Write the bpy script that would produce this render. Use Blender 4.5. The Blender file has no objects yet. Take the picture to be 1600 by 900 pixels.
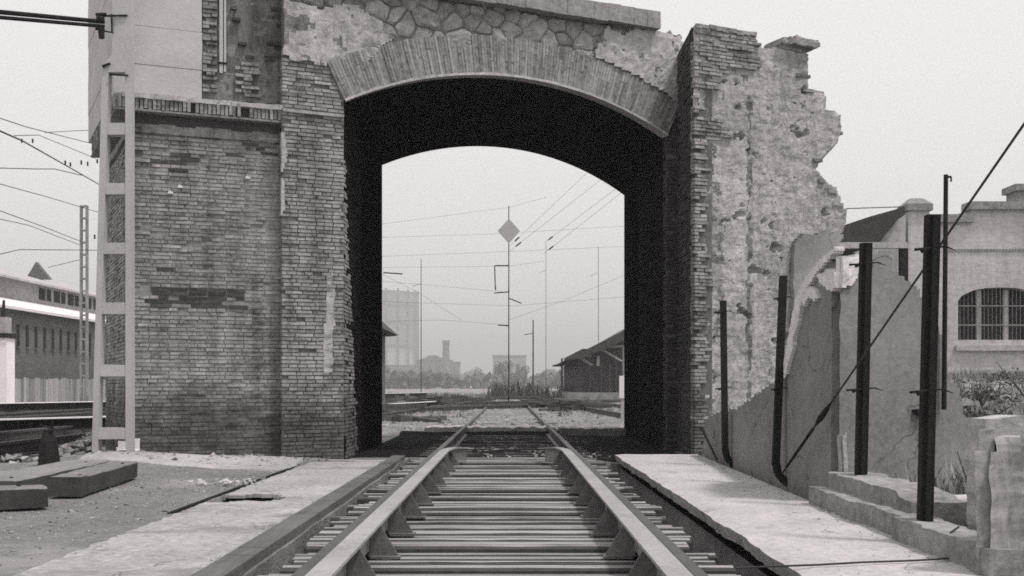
import bpy, bmesh, math, random
from mathutils import Vector, Matrix, noise
random.seed(7)
R = math.radians
scene = bpy.context.scene
col = scene.collection

# ---------------------------------------------------------------- camera, sky, sun, exposure
F = 1800.0                    # focal length in photo pixels (photo is 1600 wide)
HX, HY = 795.0, 604.0         # where the horizon crosses the axis of view
cam_d = bpy.data.cameras.new("camera"); cam = bpy.data.objects.new("camera", cam_d); col.objects.link(cam)
cam.location = (0, 0, 1.0); cam.rotation_euler = (R(90), 0, 0)
cam_d.sensor_width = 36.0; cam_d.lens = F / 1600 * 36.0
cam_d.shift_x = (800 - HX) / 1600; cam_d.shift_y = (HY - 450) / 1600
cam_d.clip_start = 0.1; cam_d.clip_end = 12000
scene.camera = cam

SUN_EL, SUN_AZ = 64.0, 120.0  # azimuth clockwise from +Y
sd = Vector((math.sin(R(SUN_AZ)) * math.cos(R(SUN_EL)), math.cos(R(SUN_AZ)) * math.cos(R(SUN_EL)), math.sin(R(SUN_EL))))
world = bpy.data.worlds.new("World"); scene.world = world; world.use_nodes = True
wn = world.node_tree; wn.nodes.clear()
wo = wn.nodes.new("ShaderNodeOutputWorld"); bg = wn.nodes.new("ShaderNodeBackground")
sky = wn.nodes.new("ShaderNodeTexSky"); sky.sky_type = 'NISHITA'; sky.sun_disc = False
sky.sun_elevation = R(SUN_EL); sky.sun_rotation = R(SUN_AZ); sky.dust_density = 6.0; sky.air_density = 1.5
bw = wn.nodes.new("ShaderNodeRGBToBW"); mx = wn.nodes.new("ShaderNodeMix"); mx.data_type = 'RGBA'
mx.inputs[0].default_value = 0.72
mx.inputs[7].default_value = (9.6, 9.35, 9.35, 1)     # flat overcast veil over the clear sky
wn.links.new(sky.outputs[0], bw.inputs[0]); wn.links.new(bw.outputs[0], mx.inputs[6])
wn.links.new(mx.outputs[2], bg.inputs[0]); bg.inputs[1].default_value = 0.107
wn.links.new(bg.outputs[0], wo.inputs[0])
sun_d = bpy.data.lights.new("sun", 'SUN'); sun_d.energy = 2.3; sun_d.angle = R(6); sun_d.color = (1, .97, .95)
sun = bpy.data.objects.new("sun", sun_d); col.objects.link(sun)
sun.rotation_euler = sd.to_track_quat('Z', 'Y').to_euler(); sun.location = (20, -20, 60)
scene.view_settings.view_transform = 'Standard'; scene.view_settings.look = 'None'
scene.view_settings.exposure = 0.20; scene.view_settings.gamma = 1.0
scene.view_settings.use_curve_mapping = False
scene.cycles.use_denoising = False      # leave the fine grain of the film
scene.cycles.filter_width = 1.7

# ---------------------------------------------------------------- helpers
def W(px, py, Y):             # a point of the place at distance Y seen at photo pixel (px, py)
    return Vector(((px - HX) * Y / F, Y, 1.0 + (HY - py) * Y / F))
TINT = (1.0, 0.945, 0.95)
def material(name, base, large=.1, fine=.1, island=0.0, ls=.8, fs=9, rough=.9, bump=.3, bdist=.01,
             stretch=(1, 1, 1), dark_low=None, light_patch=None, rows=0, cracks=0, metallic=0.0, spec=.25, bs=None):
    m = bpy.data.materials.new(name); m.use_nodes = True
    nt = m.node_tree; N = nt.nodes; L = nt.links; N.clear()
    out = N.new("ShaderNodeOutputMaterial"); b = N.new("ShaderNodeBsdfPrincipled")
    L.new(b.outputs[0], out.inputs[0])
    b.inputs['Roughness'].default_value = rough; b.inputs['Metallic'].default_value = metallic
    b.inputs['Specular IOR Level'].default_value = spec
    geo = N.new("ShaderNodeNewGeometry"); mp = N.new("ShaderNodeMapping"); mp.inputs['Scale'].default_value = stretch
    L.new(geo.outputs['Position'], mp.inputs[0])
    def nz(scale, detail=6, ro=.6):
        n = N.new("ShaderNodeTexNoise"); n.inputs['Scale'].default_value = scale
        n.inputs['Detail'].default_value = detail; n.inputs['Roughness'].default_value = ro
        L.new(mp.outputs[0], n.inputs['Vector']); return n.outputs['Fac']
    def M(op, a, c, clamp=False):
        n = N.new("ShaderNodeMath"); n.operation = op; n.use_clamp = clamp
        for i, v in enumerate((a, c)):
            if isinstance(v, (int, float)): n.inputs[i].default_value = v
            else: L.new(v, n.inputs[i])
        return n.outputs[0]
    v = M('MULTIPLY', M('SUBTRACT', nz(ls, 5), .5), large * 7)
    v2 = M('MULTIPLY', M('SUBTRACT', nz(fs, 8, .7), .5), fine * 7)
    t = M('ADD', v, v2)
    if island:
        oi = N.new("ShaderNodeObjectInfo")
        r = M('FRACT', M('ADD', oi.outputs['Random'], geo.outputs['Random Per Island']), 0)
        t = M('ADD', t, M('MULTIPLY', M('SUBTRACT', r, .5), island * 2))
    if rows:                                                # courses of differently fired bricks, run-down stains
        mp2 = N.new("ShaderNodeMapping"); mp2.inputs['Scale'].default_value = (1.2, 1.2, 11); L.new(geo.outputs['Position'], mp2.inputs[0])
        n2 = N.new("ShaderNodeTexNoise"); n2.inputs['Scale'].default_value = 1.6; n2.inputs['Detail'].default_value = 4; L.new(mp2.outputs[0], n2.inputs['Vector'])
        mp3 = N.new("ShaderNodeMapping"); mp3.inputs['Scale'].default_value = (5, 5, .45); L.new(geo.outputs['Position'], mp3.inputs[0])
        n3 = N.new("ShaderNodeTexNoise"); n3.inputs['Scale'].default_value = 1.0; n3.inputs['Detail'].default_value = 5; L.new(mp3.outputs[0], n3.inputs['Vector'])
        t = M('ADD', t, M('MULTIPLY', M('ADD', M('SUBTRACT', n2.outputs['Fac'], .5), M('SUBTRACT', n3.outputs['Fac'], .5)), rows * 4))
    val = M('MULTIPLY', M('ADD', t, 1.0), base)
    if dark_low:                                            # damp, sooty zone near the ground: (height, softness, factor)
        sx = N.new("ShaderNodeSeparateXYZ"); L.new(geo.outputs['Position'], sx.inputs[0])
        z = M('ADD', sx.outputs[2], M('MULTIPLY', M('SUBTRACT', nz(2.2, 4), .5), 1.4))
        k = M('DIVIDE', M('SUBTRACT', z, dark_low[0]), dark_low[1], True)
        val = M('MULTIPLY', val, M('ADD', M('MULTIPLY', k, 1 - dark_low[2]), dark_low[2]))
    if light_patch:                                         # (noise scale, threshold, value)
        k = M('MULTIPLY', M('SUBTRACT', nz(light_patch[0], 7, .65), light_patch[1]), 12, True)
        val = M('ADD', M('MULTIPLY', val, M('SUBTRACT', 1.0, k)), M('MULTIPLY', k, light_patch[2]))
    if cracks:                                              # hairline cracks, wandering, with gaps
        wv = N.new("ShaderNodeVectorMath"); wv.operation = 'ADD'; nc = N.new("ShaderNodeTexNoise"); nc.inputs['Scale'].default_value = cracks * 2.2
        nc.inputs['Detail'].default_value = 5; L.new(geo.outputs['Position'], nc.inputs['Vector'])
        sc_ = N.new("ShaderNodeVectorMath"); sc_.operation = 'SCALE'; sc_.inputs['Scale'].default_value = .55 / cracks; L.new(nc.outputs['Color'], sc_.inputs[0])
        L.new(geo.outputs['Position'], wv.inputs[0]); L.new(sc_.outputs[0], wv.inputs[1])
        vo = N.new("ShaderNodeTexVoronoi"); vo.feature = 'DISTANCE_TO_EDGE'; vo.inputs['Scale'].default_value = cracks; L.new(wv.outputs[0], vo.inputs['Vector'])
        k = M('MULTIPLY', vo.outputs['Distance'], 110 / cracks * .9, True)
        k = M('MAXIMUM', k, M('MULTIPLY', M('SUBTRACT', nz(1.3, 3), .47), 14, True))
        val = M('MULTIPLY', val, M('ADD', M('MULTIPLY', k, .6), .4))
    val = M('MAXIMUM', val, base * .18)
    cx = N.new("ShaderNodeCombineXYZ")
    for i in range(3): L.new(M('MULTIPLY', val, TINT[i], True), cx.inputs[i])
    L.new(cx.outputs[0], b.inputs['Base Color'])
    if bump:
        bp = N.new("ShaderNodeBump"); bp.inputs['Strength'].default_value = bump; bp.inputs['Distance'].default_value = bdist
        L.new(nz(bs or fs * 2.2, 8, .7), bp.inputs['Height']); L.new(bp.outputs[0], b.inputs['Normal'])
    return m
MT = {}
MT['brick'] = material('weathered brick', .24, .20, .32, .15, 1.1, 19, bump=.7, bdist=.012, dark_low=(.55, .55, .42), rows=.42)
MT['soot_shade_brick'] = material('sooted and shaded brick', .06, .14, .2, .3, 1.3, 15, bump=.7, rows=.3)  # soot on the upper wall; on the right flank it carries painted shade
MT['brick_dark'] = material('blackened and shaded brick', .06, .12, .3, .3, 1.5, 20, bump=.5)  # blackened bricks; in the frieze it carries the cornice shadow
MT['mortar'] = material('lime mortar', .225, .12, .25, 0, 1.3, 16, bump=.6, dark_low=(.55, .55, .5), rows=.3)
MT['shade_black'] = material('shade black ground', .014, .15, .2, 0, 2, 14, bump=.8, spec=.02)  # black colour standing in for shade under the arch, in trench and pit
MT['bed'] = material('rough dark gravel', .23, .2, .35, 0, .7, 14, bump=1, bdist=.04, light_patch=(.9, .60, .34))
MT['scar'] = material('bare stained masonry', .19, .2, .3, 0, 2, 16, bump=1, bdist=.03, rows=.3)
MT['sand'] = material('light sandy dust', .37, .14, .16, 0, .9, 12, bump=.8)
MT['yard'] = material('pale yard gravel', .40, .14, .16, 0, .5, 9, bump=.9, bdist=.03)
MT['vault_brick'] = material('soot and shade black brick', .014, .12, .2, .6, 1.5, 20, bump=.5, spec=.02)  # soot tone taken darker; the shade inside the arch is put into it
MT['sooty'] = material('soot and shade vault masonry', .010, .15, .2, 0, 1.3, 12, bump=.5, spec=0)  # soot, blackened further so the colour carries the vault's shade
MT['stone'] = material('rubble stone', .275, .14, .30, .17, 1.4, 9, bump=.7, bdist=.03)
MT['stone_mortar'] = material('dark recessed mortar', .13, .2, .25, 0, 2, 15, bump=.6)
MT['voussoir'] = material('pale arch brick', .245, .20, .28, .30, 1.0, 16, bump=.6)
MT['plaster'] = material('old lime plaster', .40, .18, .22, 0, 1.1, 12, bump=.6, bdist=.02)
MT['rough_plaster'] = material('scarred wall render', .40, .16, .24, 0, 1.3, 15, bump=1, bdist=.035, stretch=(1, 1, .5), rows=.22)
MT['smooth_plaster'] = material('smooth grey cement render', .235, .18, .14, 0, .9, 18, bump=.5, cracks=.9)
MT['white_plaster'] = material('fresh broken plaster', .68, .06, .12, 0, 3, 22, bump=.6)
MT['concrete'] = material('cast concrete', .46, .09, .07, 0, .9, 13, bump=.3, stretch=(1, 1, 2.2))
MT['mast_concrete'] = material('mast concrete', .43, .08, .08, 0, 1, 24, bump=.3)
MT['platform'] = material('pale platform concrete', .44, .10, .16, 0, 1.2, 18, bump=.8, light_patch=(1.6, .60, .30), cracks=.8)  # the concrete's own pale tone with darker patches
MT['paving'] = material('dusty paving', .33, .16, .24, 0, .9, 16, bump=1, light_patch=(1.1, .53, .22), cracks=1.0)
MT['kerb'] = material('weathered kerb concrete', .24, .2, .3, 0, 1.6, 14, bump=.7)
MT['timber'] = material('grey weathered sleeper timber', .31, .14, .2, .25, 1.5, 8, bump=1, stretch=(.35, 7, 7))
MT['timber_shade'] = material('shaded timber side', .06, .12, .2, .2, 1.5, 8, bump=.8)  # dark copy of the timber for upright faces, shade put into the colour
MT['beam_top'] = material('lit timber top', .20, .14, .2, .1, 1.5, 9, bump=.8, stretch=(5, .6, 5))  # lighter copy for beam tops, light from above put into the colour
MT['edge_beam'] = material('worn edge timber', .125, .14, .2, .1, 1.2, 10, bump=.8, stretch=(6, .4, 6))
MT['old_timber'] = material('dark creosoted timber', .085, .14, .2, .1, 1.5, 8, bump=.8, stretch=(5, .5, 5), light_patch=None)
MT['iron'] = material('rusty dark iron', .018, .15, .3, 0, 3, 30, rough=.8, bump=.4, spec=.12)
MT['rail'] = material('dull rail steel', .07, .12, .14, 0, 2, 30, rough=.6, metallic=.2, bump=.2)
MT['rail_head'] = material('worn rail steel', .10, .12, .12, 0, 2, 30, rough=.55, metallic=.2, bump=.2)
MT['guard'] = material('pale rusted plate', .30, .14, .14, 0, 2, 26, rough=.65, bump=.25)
MT['bracket'] = material('dusty bracket steel', .15, .14, .18, .12, 4, 26, rough=.75, bump=.3)
MT['dirt'] = material('trodden dirt', .235, .15, .2, 0, .55, 12, bump=1, bdist=.04, light_patch=(.55, .53, .34))
MT['gravel'] = material('grey gravel', .25, .1, .2, .5, .8, 20, bump=.8)
MT['white'] = material('white paint', .82, .04, .05, 0, 2, 12, bump=.1)
MT['roof_white'] = material('pale corrugated roof', .66, .04, .04, 0, .3, 2, bump=.1)
MT['far_brick'] = material('dark factory brick', .12, .12, .22, 0, .5, 5, bump=.3)
MT['far_wall'] = material('pale factory wall', .34, .12, .15, 0, .4, 3, bump=.2)
MT['render_wall'] = material('pale rendered house wall', .45, .12, .16, 0, .4, 7, bump=.3, rows=.14)
MT['dark'] = material('dark opening', .02, .1, .1, 0, 1, 4, bump=0)
MT['glass'] = material('dusty glass', .05, .1, .1, 0, 1, 4, rough=.3, bump=0, spec=.5)
MT['plank'] = material('grey fence board', .28, .12, .16, .35, .8, 5, bump=.5, stretch=(4, 4, .4))
MT['leaf'] = material('dry foliage', .075, .12, .2, .5, 1, 6, bump=0)
MT['dry_grass'] = material('dry grass stalk', .20, .1, .1, .5, 1, 6, bump=0)
MT['gasometer'] = material('pale gasometer plate', .15, .08, .08, 0, .02, .2, bump=0)
MT['wire'] = material('wire', .04, .1, .1, 0, 1, 4, bump=0)
MT['tile'] = material('sooty roof tile', .05, .1, .2, 0, 1, 6, bump=.4)

def thing(name, label, cat, loc=(0, 0, 0), group=None):
    o = bpy.data.objects.new(name, None); col.objects.link(o); o.location = loc; o.empty_display_size = .3
    o['label'] = label; o['category'] = cat
    if group: o['group'] = group
    return o
def tag(o, label, cat, group=None):
    o['label'] = label; o['category'] = cat
    if group: o['group'] = group
    return o
def world_loc(o):
    v = Vector((0, 0, 0))
    while o is not None: v += Vector(o.location); o = o.parent
    return v
class MB:                                   # collects geometry in world coordinates
    def __init__(s): s.v = []; s.f = []
    def add(s, verts, faces):
        k = len(s.v); s.v += [tuple(v) for v in verts]; s.f += [tuple(i + k for i in f) for f in faces]; return s
    def frame_box(s, c, ax, ay, az, hx, hy, hz, jit=0):
        c = Vector(c); vs = []
        for dz in (-1, 1):
            for dx, dy in ((-1, -1), (1, -1), (1, 1), (-1, 1)):
                p = c + ax * hx * dx + ay * hy * dy + az * hz * dz
                if jit: p += Vector((random.uniform(-jit, jit), random.uniform(-jit, jit), random.uniform(-jit, jit)))
                vs.append(p)
        return s.add(vs, [(0, 3, 2, 1), (4, 5, 6, 7), (0, 1, 5, 4), (1, 2, 6, 5), (2, 3, 7, 6), (3, 0, 4, 7)])
    def box(s, x0, x1, y0, y1, z0, z1, jit=0):
        return s.frame_box(((x0 + x1) / 2, (y0 + y1) / 2, (z0 + z1) / 2), Vector((1, 0, 0)), Vector((0, 1, 0)), Vector((0, 0, 1)),
                           abs(x1 - x0) / 2, abs(y1 - y0) / 2, abs(z1 - z0) / 2, jit)
    def prism(s, plan, z0, z1, jit=0):      # plan: list of (x, y)
        n = len(plan)
        vs = [(x, y, z0) for x, y in plan] + [(x, y, z1 + (random.uniform(-jit, jit) if jit else 0)) for x, y in plan]
        return s.add(vs, [tuple(range(n - 1, -1, -1)), tuple(range(n, 2 * n))] + [(i, (i + 1) % n, n + (i + 1) % n, n + i) for i in range(n)])
    def extrude(s, O, U, V, N, poly, d0, d1):   # poly in (u, v), extruded along N from d0 to d1
        n = len(poly); O = Vector(O)
        vs = [O + U * u + V * v + N * d0 for u, v in poly] + [O + U * u + V * v + N * d1 for u, v in poly]
        return s.add(vs, [tuple(range(n - 1, -1, -1)), tuple(range(n, 2 * n))] + [(i, (i + 1) % n, n + (i + 1) % n, n + i) for i in range(n)])
    def bar(s, a, b, r, r2=None, sides=6, cap=True):
        a = Vector(a); b = Vector(b); r2 = r if r2 is None else r2
        d = (b - a).normalized(); u = d.orthogonal().normalized(); w = d.cross(u)
        vs = []
        for p, rr in ((a, r), (b, r2)):
            for i in range(sides):
                t = 2 * math.pi * (i + .5) / sides; vs.append(p + u * math.cos(t) * rr + w * math.sin(t) * rr)
        fs = [(i, (i + 1) % sides, sides + (i + 1) % sides, sides + i) for i in range(sides)]
        if cap: fs += [tuple(range(sides - 1, -1, -1)), tuple(range(sides, 2 * sides))]
        return s.add(vs, fs)
    def tube(s, pts, r, sides=6):
        for a, b in zip(pts[:-1], pts[1:]): s.bar(a, b, r, sides=sides)
        return s
    def build(s, name, m, parent=None, smooth=False, kind=None):
        off = world_loc(parent) if parent is not None else Vector((0, 0, 0))
        me = bpy.data.meshes.new(name)
        me.from_pydata([(v[0] - off.x, v[1] - off.y, v[2] - off.z) for v in s.v], [], s.f)
        me.materials.append(m); me.update()
        if smooth: me.shade_smooth()
        o = bpy.data.objects.new(name, me); col.objects.link(o)
        if parent is not None: o.parent = parent
        if kind: o['kind'] = kind
        return o
def solo(mb, name, m, label, cat, base, group=None, smooth=False):     # a thing that is one mesh, origin at its base
    base = Vector(base)
    mb.v = [(v[0] - base.x, v[1] - base.y, v[2] - base.z) for v in mb.v]
    o = mb.build(name, m, smooth=smooth); o.location = base
    return tag(o, label, cat, group)
X_, Y_, Z_ = Vector((1, 0, 0)), Vector((0, 1, 0)), Vector((0, 0, 1))

def inside(p, poly):
    x, y = p; c = False; n = len(poly); j = n - 1
    for i in range(n):
        xi, yi = poly[i]; xj, yj = poly[j]
        if (yi > y) != (yj > y) and x < (xj - xi) * (y - yi) / (yj - yi) + xi: c = not c
        j = i
    return c
def fbm(x, y, z=0, o=4):
    v = 0; a = 1; f = 1; t = 0
    for _ in range(o):
        v += a * noise.noise(Vector((x * f, y * f, z * f + 7.3))); t += a; a *= .55; f *= 2.1
    return v / t
def rough_panel(name, O, U, N, poly, res, thick, disp, m, parent=None, V=Z_, jit=.4, kind=None, mb_only=False, smooth=False, back=None, m2=None, m2f=None):
    O = Vector(O); us = [p[0] for p in poly]; vs_ = [p[1] for p in poly]
    u0, u1, v0, v1 = min(us), max(us), min(vs_), max(vs_)
    nu = int((u1 - u0) / res) + 1; nv = int((v1 - v0) / res) + 1
    cells = {(i, j) for i in range(nu) for j in range(nv) if inside((u0 + (i + .5) * res, v0 + (j + .5) * res), poly)}
    idx = {}; V3 = []; 
    def vert(i, j):
        if (i, j) not in idx:
            u = u0 + i * res; v = v0 + j * res
            ju = jit * min(res, .05) * noise.noise(Vector((u * 6.1, v * 6.3, 3))) * 2; jv = jit * min(res, .05) * noise.noise(Vector((u * 6.7, v * 5.9, 9))) * 2
            d = disp(u, v)
            idx[(i, j)] = len(V3)
            V3.append(O + U * (u + ju) + V * (v + jv) + N * d); V3.append(O + U * (u + ju) + V * (v + jv) + (back if back is not None else -N * thick))
        return idx[(i, j)]
    fs = []; mi = []
    for (i, j) in cells:
        k_ = 1 if m2f and m2f(u0 + (i + .5) * res, v0 + (j + .5) * res) else 0; n_ = len(fs)
        a, b, c, d = vert(i, j), vert(i + 1, j), vert(i + 1, j + 1), vert(i, j + 1)
        fs.append((a, b, c, d)); fs.append((d + 1, c + 1, b + 1, a + 1))
        if (i, j - 1) not in cells: fs.append((b, a, a + 1, b + 1))
        if (i, j + 1) not in cells: fs.append((d, c, c + 1, d + 1))
        if (i - 1, j) not in cells: fs.append((a, d, d + 1, a + 1))
        if (i + 1, j) not in cells: fs.append((c, b, b + 1, c + 1))
        mi += [k_] * (len(fs) - n_)
    mb = MB(); mb.add(V3, fs)
    if mb_only: return mb
    o = mb.build(name, m, parent, kind=kind, smooth=smooth)
    if m2: o.data.materials.append(m2); o.data.polygons.foreach_set('material_index', mi)
    return o

# ---------------------------------------------------------------- brick laying
def brick_mesh(seed, chip=0.0):
    rnd = random.Random(seed); me = bpy.data.meshes.new("brick")
    vs = []
    for z in (-.5, .5):
        for x, y in ((-.5, -.5), (.5, -.5), (.5, .5), (-.5, .5)):
            k = chip if rnd.random() < .35 else .02
            vs.append((x * (1 - rnd.random() * .03), y - (0 if y > 0 else -1) * rnd.random() * k * .35, z * (1 - rnd.random() * .10)))
    me.from_pydata(vs, [], [(0, 3, 2, 1), (4, 5, 6, 7), (0, 1, 5, 4), (1, 2, 6, 5), (2, 3, 7, 6), (3, 0, 4, 7)])
    return me
BRICKS = {}
def unit_bricks(m):
    if m.name not in BRICKS:
        L = []
        for s in range(8):
            me = brick_mesh(s, .25); me.materials.append(m); L.append(me)
        BRICKS[m.name] = L
    return BRICKS[m.name]
def place_bricks(parent, specs, name='brick', limit=300):
    """specs: (centre, ax(length), ay(depth, inward), az, (l, d, h), material). Nearest become parts, the rest one stuff part."""
    specs = sorted(specs, key=lambda s: s[0].y)
    off = world_loc(parent)
    for c, ax, ay, az, dim, m in specs[:limit]:
        o = bpy.data.objects.new(name, random.choice(unit_bricks(m))); col.objects.link(o); o.parent = parent
        rot = Matrix((ax, ay, az)).transposed().to_4x4()
        o.matrix_basis = Matrix.Translation(c - off) @ rot @ Matrix.Diagonal((dim[0], dim[1], dim[2], 1))
    rest = {}
    for s in specs[limit:]: rest.setdefault(s[5].name, []).append(s)
    for k, L in rest.items():
        mb = MB()
        for c, ax, ay, az, dim, m in L:
            me = random.choice(unit_bricks(m))
            mb.add([c + ax * v.co.x * dim[0] + ay * v.co.y * dim[1] + az * v.co.z * dim[2] for v in me.vertices], [tuple(p.vertices) for p in me.polygons])
        mb.build(name + 'work' if name == 'brick' else name + '_course', L[0][5], parent, kind='stuff')
def brick_face(O, U, N, u0, u1, z0, z1, mask=None, m=None, course=.052, L=.245, depth=.10, rough=.0035, alt=None, missing=.012, proud=.012):
    """bricks on the face through O with length axis U and outward normal N"""
    out = []; m = m or MT['brick']; O = Vector(O); k = 0; z = z0 + course / 2
    while z < z1:
        header = (k % 3 == 2)
        l = L * (.5 if header else 1.0)
        u = u0 - (random.random() * l * .9 if k % 2 else random.random() * .05)
        dz = .008 * noise.noise(Vector((0, 0, z)))
        while u < u1 - .03:
            ll = l * random.uniform(.93, 1.05)
            a, b = max(u, u0), min(u + ll - .009, u1)
            uc = (a + b) / 2
            if b - a > .04 and (mask is None or mask(uc, z)) and random.random() > missing:
                pr = random.gauss(0, rough) + (.012 if random.random() < .03 else 0) - (.03 if random.random() < .03 else 0)
                wob = .006 * noise.noise(Vector((uc * .9, z * .7, 5)))
                mm = m
                if alt:
                    mm = alt(uc, z) or m
                c = O + U * uc + Z_ * (z + dz + .006 * noise.noise(Vector((uc * 1.3, z * 2, 1)))) + N * (pr + wob + proud - depth / 2)
                out.append((c, U, -N, Z_, (b - a, depth, course - .0095), mm))
            u += ll
        z += course; k += 1
    return out

# ---------------------------------------------------------------- main plan points
def vec2(x, y): return Vector((x, y, 0))
D = vec2(-2.265, 15.8)                                   # left jamb, front
PD = vec2(4.715, 2.2); WID = PD.length; U1 = PD.normalized(); N1 = Vector((U1.y, -U1.x, 0))
DB = vec2(-2.24, 20.37); UB = vec2(4.6, 3.2) / WID       # back of the vault
A = vec2(-4.859, 14.9); B = vec2(-3.043, 15.62)
UA = (B - A).normalized(); NA = Vector((UA.y, -UA.x, 0)); LA = (B - A).length
SIDE = vec2(-.4226, .906)                                # direction of the pier's left flank
NS = Vector((-.906, -.4226, 0))
SPR, RISE = 4.915, .62
ARC_R = WID ** 2 / (8 * RISE) + RISE / 2; ARC_C = SPR + RISE - ARC_R
RING = .565
def arc_z(u, r=ARC_R): return ARC_C + math.sqrt(max(r * r - (u - WID / 2) ** 2, 0))
NARC = 28
ARC = [(WID * i / NARC, arc_z(WID * i / NARC)) for i in range(NARC + 1)]

# ---------------------------------------------------------------- ground
def sst(a, b, x):
    t = max(0, min(1, (x - a) / (b - a))); return t * t * (3 - 2 * t)
def ground_z(x, y):
    z = .02 * fbm(x * .7, y * .7) + .012 * fbm(x * 3, y * 3)
    if -1.41 < x < 1.60 and y < 16.2: return -1.3
    if x > 1.59 and x < 2.75 and y < 16.4: return -.09
    if x < -1.5 and x > -2.62 and y < 15.2: return -.10 + z * .4
    if y < 60: z -= .01
    # low mound at the foot of the mast
    z += .17 * math.exp(-((x + 5.0) ** 2 / .9 + (y - 14.4) ** 2 / .35)) * 1.0
    z += .10 * math.exp(-((x + 3.6) ** 2 / 3.2 + (y - 14.9) ** 2 / .25))
    # yard beyond the arch stands a little higher
    z += .07 * sst(23.6, 24.1, y) if abs(x) < 30 else .07 * sst(20, 30, y)
    # bank on the right behind the broken walls
    if -2.60 < x < -2.02 and 9.80 < y < 10.62: z -= .24
    m = sst(.16 * y + 1.9, .16 * y + 3.1, x)
    z += m * (1.15 * sst(9.5, 20, y) + .12 * fbm(x * .9, y * .9) * sst(9, 12, y))
    if y > 24 and y < 140 and abs(x) < 25 and m < .1: z += .05 * fbm(x * .4, y * .25)
    return z
def lines(segs):
    L = []
    for a, b, st in segs:
        n = max(1, round((b - a) / st))
        L += [a + (b - a) * i / n for i in range(n)]
    return L
gx = sorted(set([round(v, 4) for v in lines([(-5000, -1000, 1000), (-1000, -100, 150), (-100, -25, 5), (-25, -9, .8), (-9, -3, .12), (-3, -1.41, .1), (-1.41, -1.40, .01), (-1.40, 1.60, .5), (1.60, 1.61, .01), (1.61, 2.74, .3), (2.74, 2.76, .02), (2.76, 9, .16), (9, 25, .8), (25, 100, 5), (100, 1000, 150), (1000, 5001, 1000)])] + [-2.63, -2.61, -1.51, -1.49]))
gy = sorted(set([round(v, 4) for v in lines([(-40, 0, 5), (0, 4, .5), (4, 16.2, .12), (16.2, 16.21, .01), (16.21, 16.39, .1), (16.39, 16.41, .02), (16.41, 26, .14), (26, 60, .5), (60, 200, 3), (200, 1000, 50), (1000, 8001, 500)])] + [15.19, 15.21]))
gv = [(x, y, ground_z(x, y)) for y in gy for x in gx]; nx = len(gx)
gf = [(j * nx + i, j * nx + i + 1, (j + 1) * nx + i + 1, (j + 1) * nx + i) for j in range(len(gy) - 1) for i in range(nx - 1)]
mbg = MB(); mbg.add(gv, gf); mbg.build('ground', MT['dirt'], kind='structure')

# right platform slab, thin, with a broken edge over a dark slot
def platform():
    x_r = lambda y: 2.42 + (y - 6) * .022
    ys = [3.2 + .11 * i for i in range(119)]
    vs = []; fs = []; nc = 9
    for k, y in enumerate(ys):
        e = .035 * fbm(y * 1.3, 0) + .03 * fbm(y * 5, 4)
        xl = 1.49 + e; xr = x_r(y)
        for i in range(nc):
            x = xl + (xr - xl) * i / (nc - 1)
            vs.append((x, y, .05 + .010 * fbm(x * 3, y * 3) - (.012 if i == 0 else 0)))
        vs.append((xl + .03 * fbm(y * 4, 9) + .015, y, -.045)); vs.append((xr, y, -.08))
    m = nc + 2
    for k in range(len(ys) - 1):
        a = k * m; b = (k + 1) * m
        for i in range(nc - 1): fs.append((a + i, a + i + 1, b + i + 1, b + i))
        fs.append((a + nc, a, b, b + nc)); fs.append((a + nc - 1, a + nc + 1, b + nc + 1, b + nc - 1)); fs.append((a + nc + 1, a + nc, b + nc, b + nc + 1))
    for a in (0, (len(ys) - 1) * m): fs.append(tuple(a + i for i in list(range(nc)) + [nc + 1, nc]))
    mb = MB(); mb.add(vs, fs); mb.build('platform', MT['platform'], kind='structure')
platform()
# left paving: a rough slab with a broken hole
slab_poly = [(-2.60, 3.0), (-1.60, 3.0), (-1.60, 15.0), (-1.9, 15.25), (-2.60, 15.15), (-2.60, 10.55), (-2.45, 10.5), (-2.30, 10.62), (-2.05, 10.45), (-1.98, 10.2), (-2.1, 9.95), (-2.28, 9.98), (-2.45, 9.82), (-2.60, 9.86)]
rough_panel('pavement', (0, 0, .0), X_, Z_, slab_poly, .05, .02, lambda u, v: .010 + .014 * fbm(u * 2, v * 2) + .006 * fbm(u * 12, v * 12), MT['paving'], V=Y_, kind='structure', jit=.3)
mb = MB()
for a in (3.0, 5.6, 8.7, 11.9):
    b = {3.0: 5.58, 5.6: 8.68, 8.7: 11.88, 11.9: 15.9}[a]
    y = a
    while y < b:
        e = .006 * noise.noise(Vector((y * 1.7, 0, 0))); mb.box(-1.60 + e, -1.43 + e * 1.5, y, min(b, y + .3), -.30, .050 + e); y += .3
mb.build('kerb', MT['edge_beam'], kind='structure')
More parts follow.
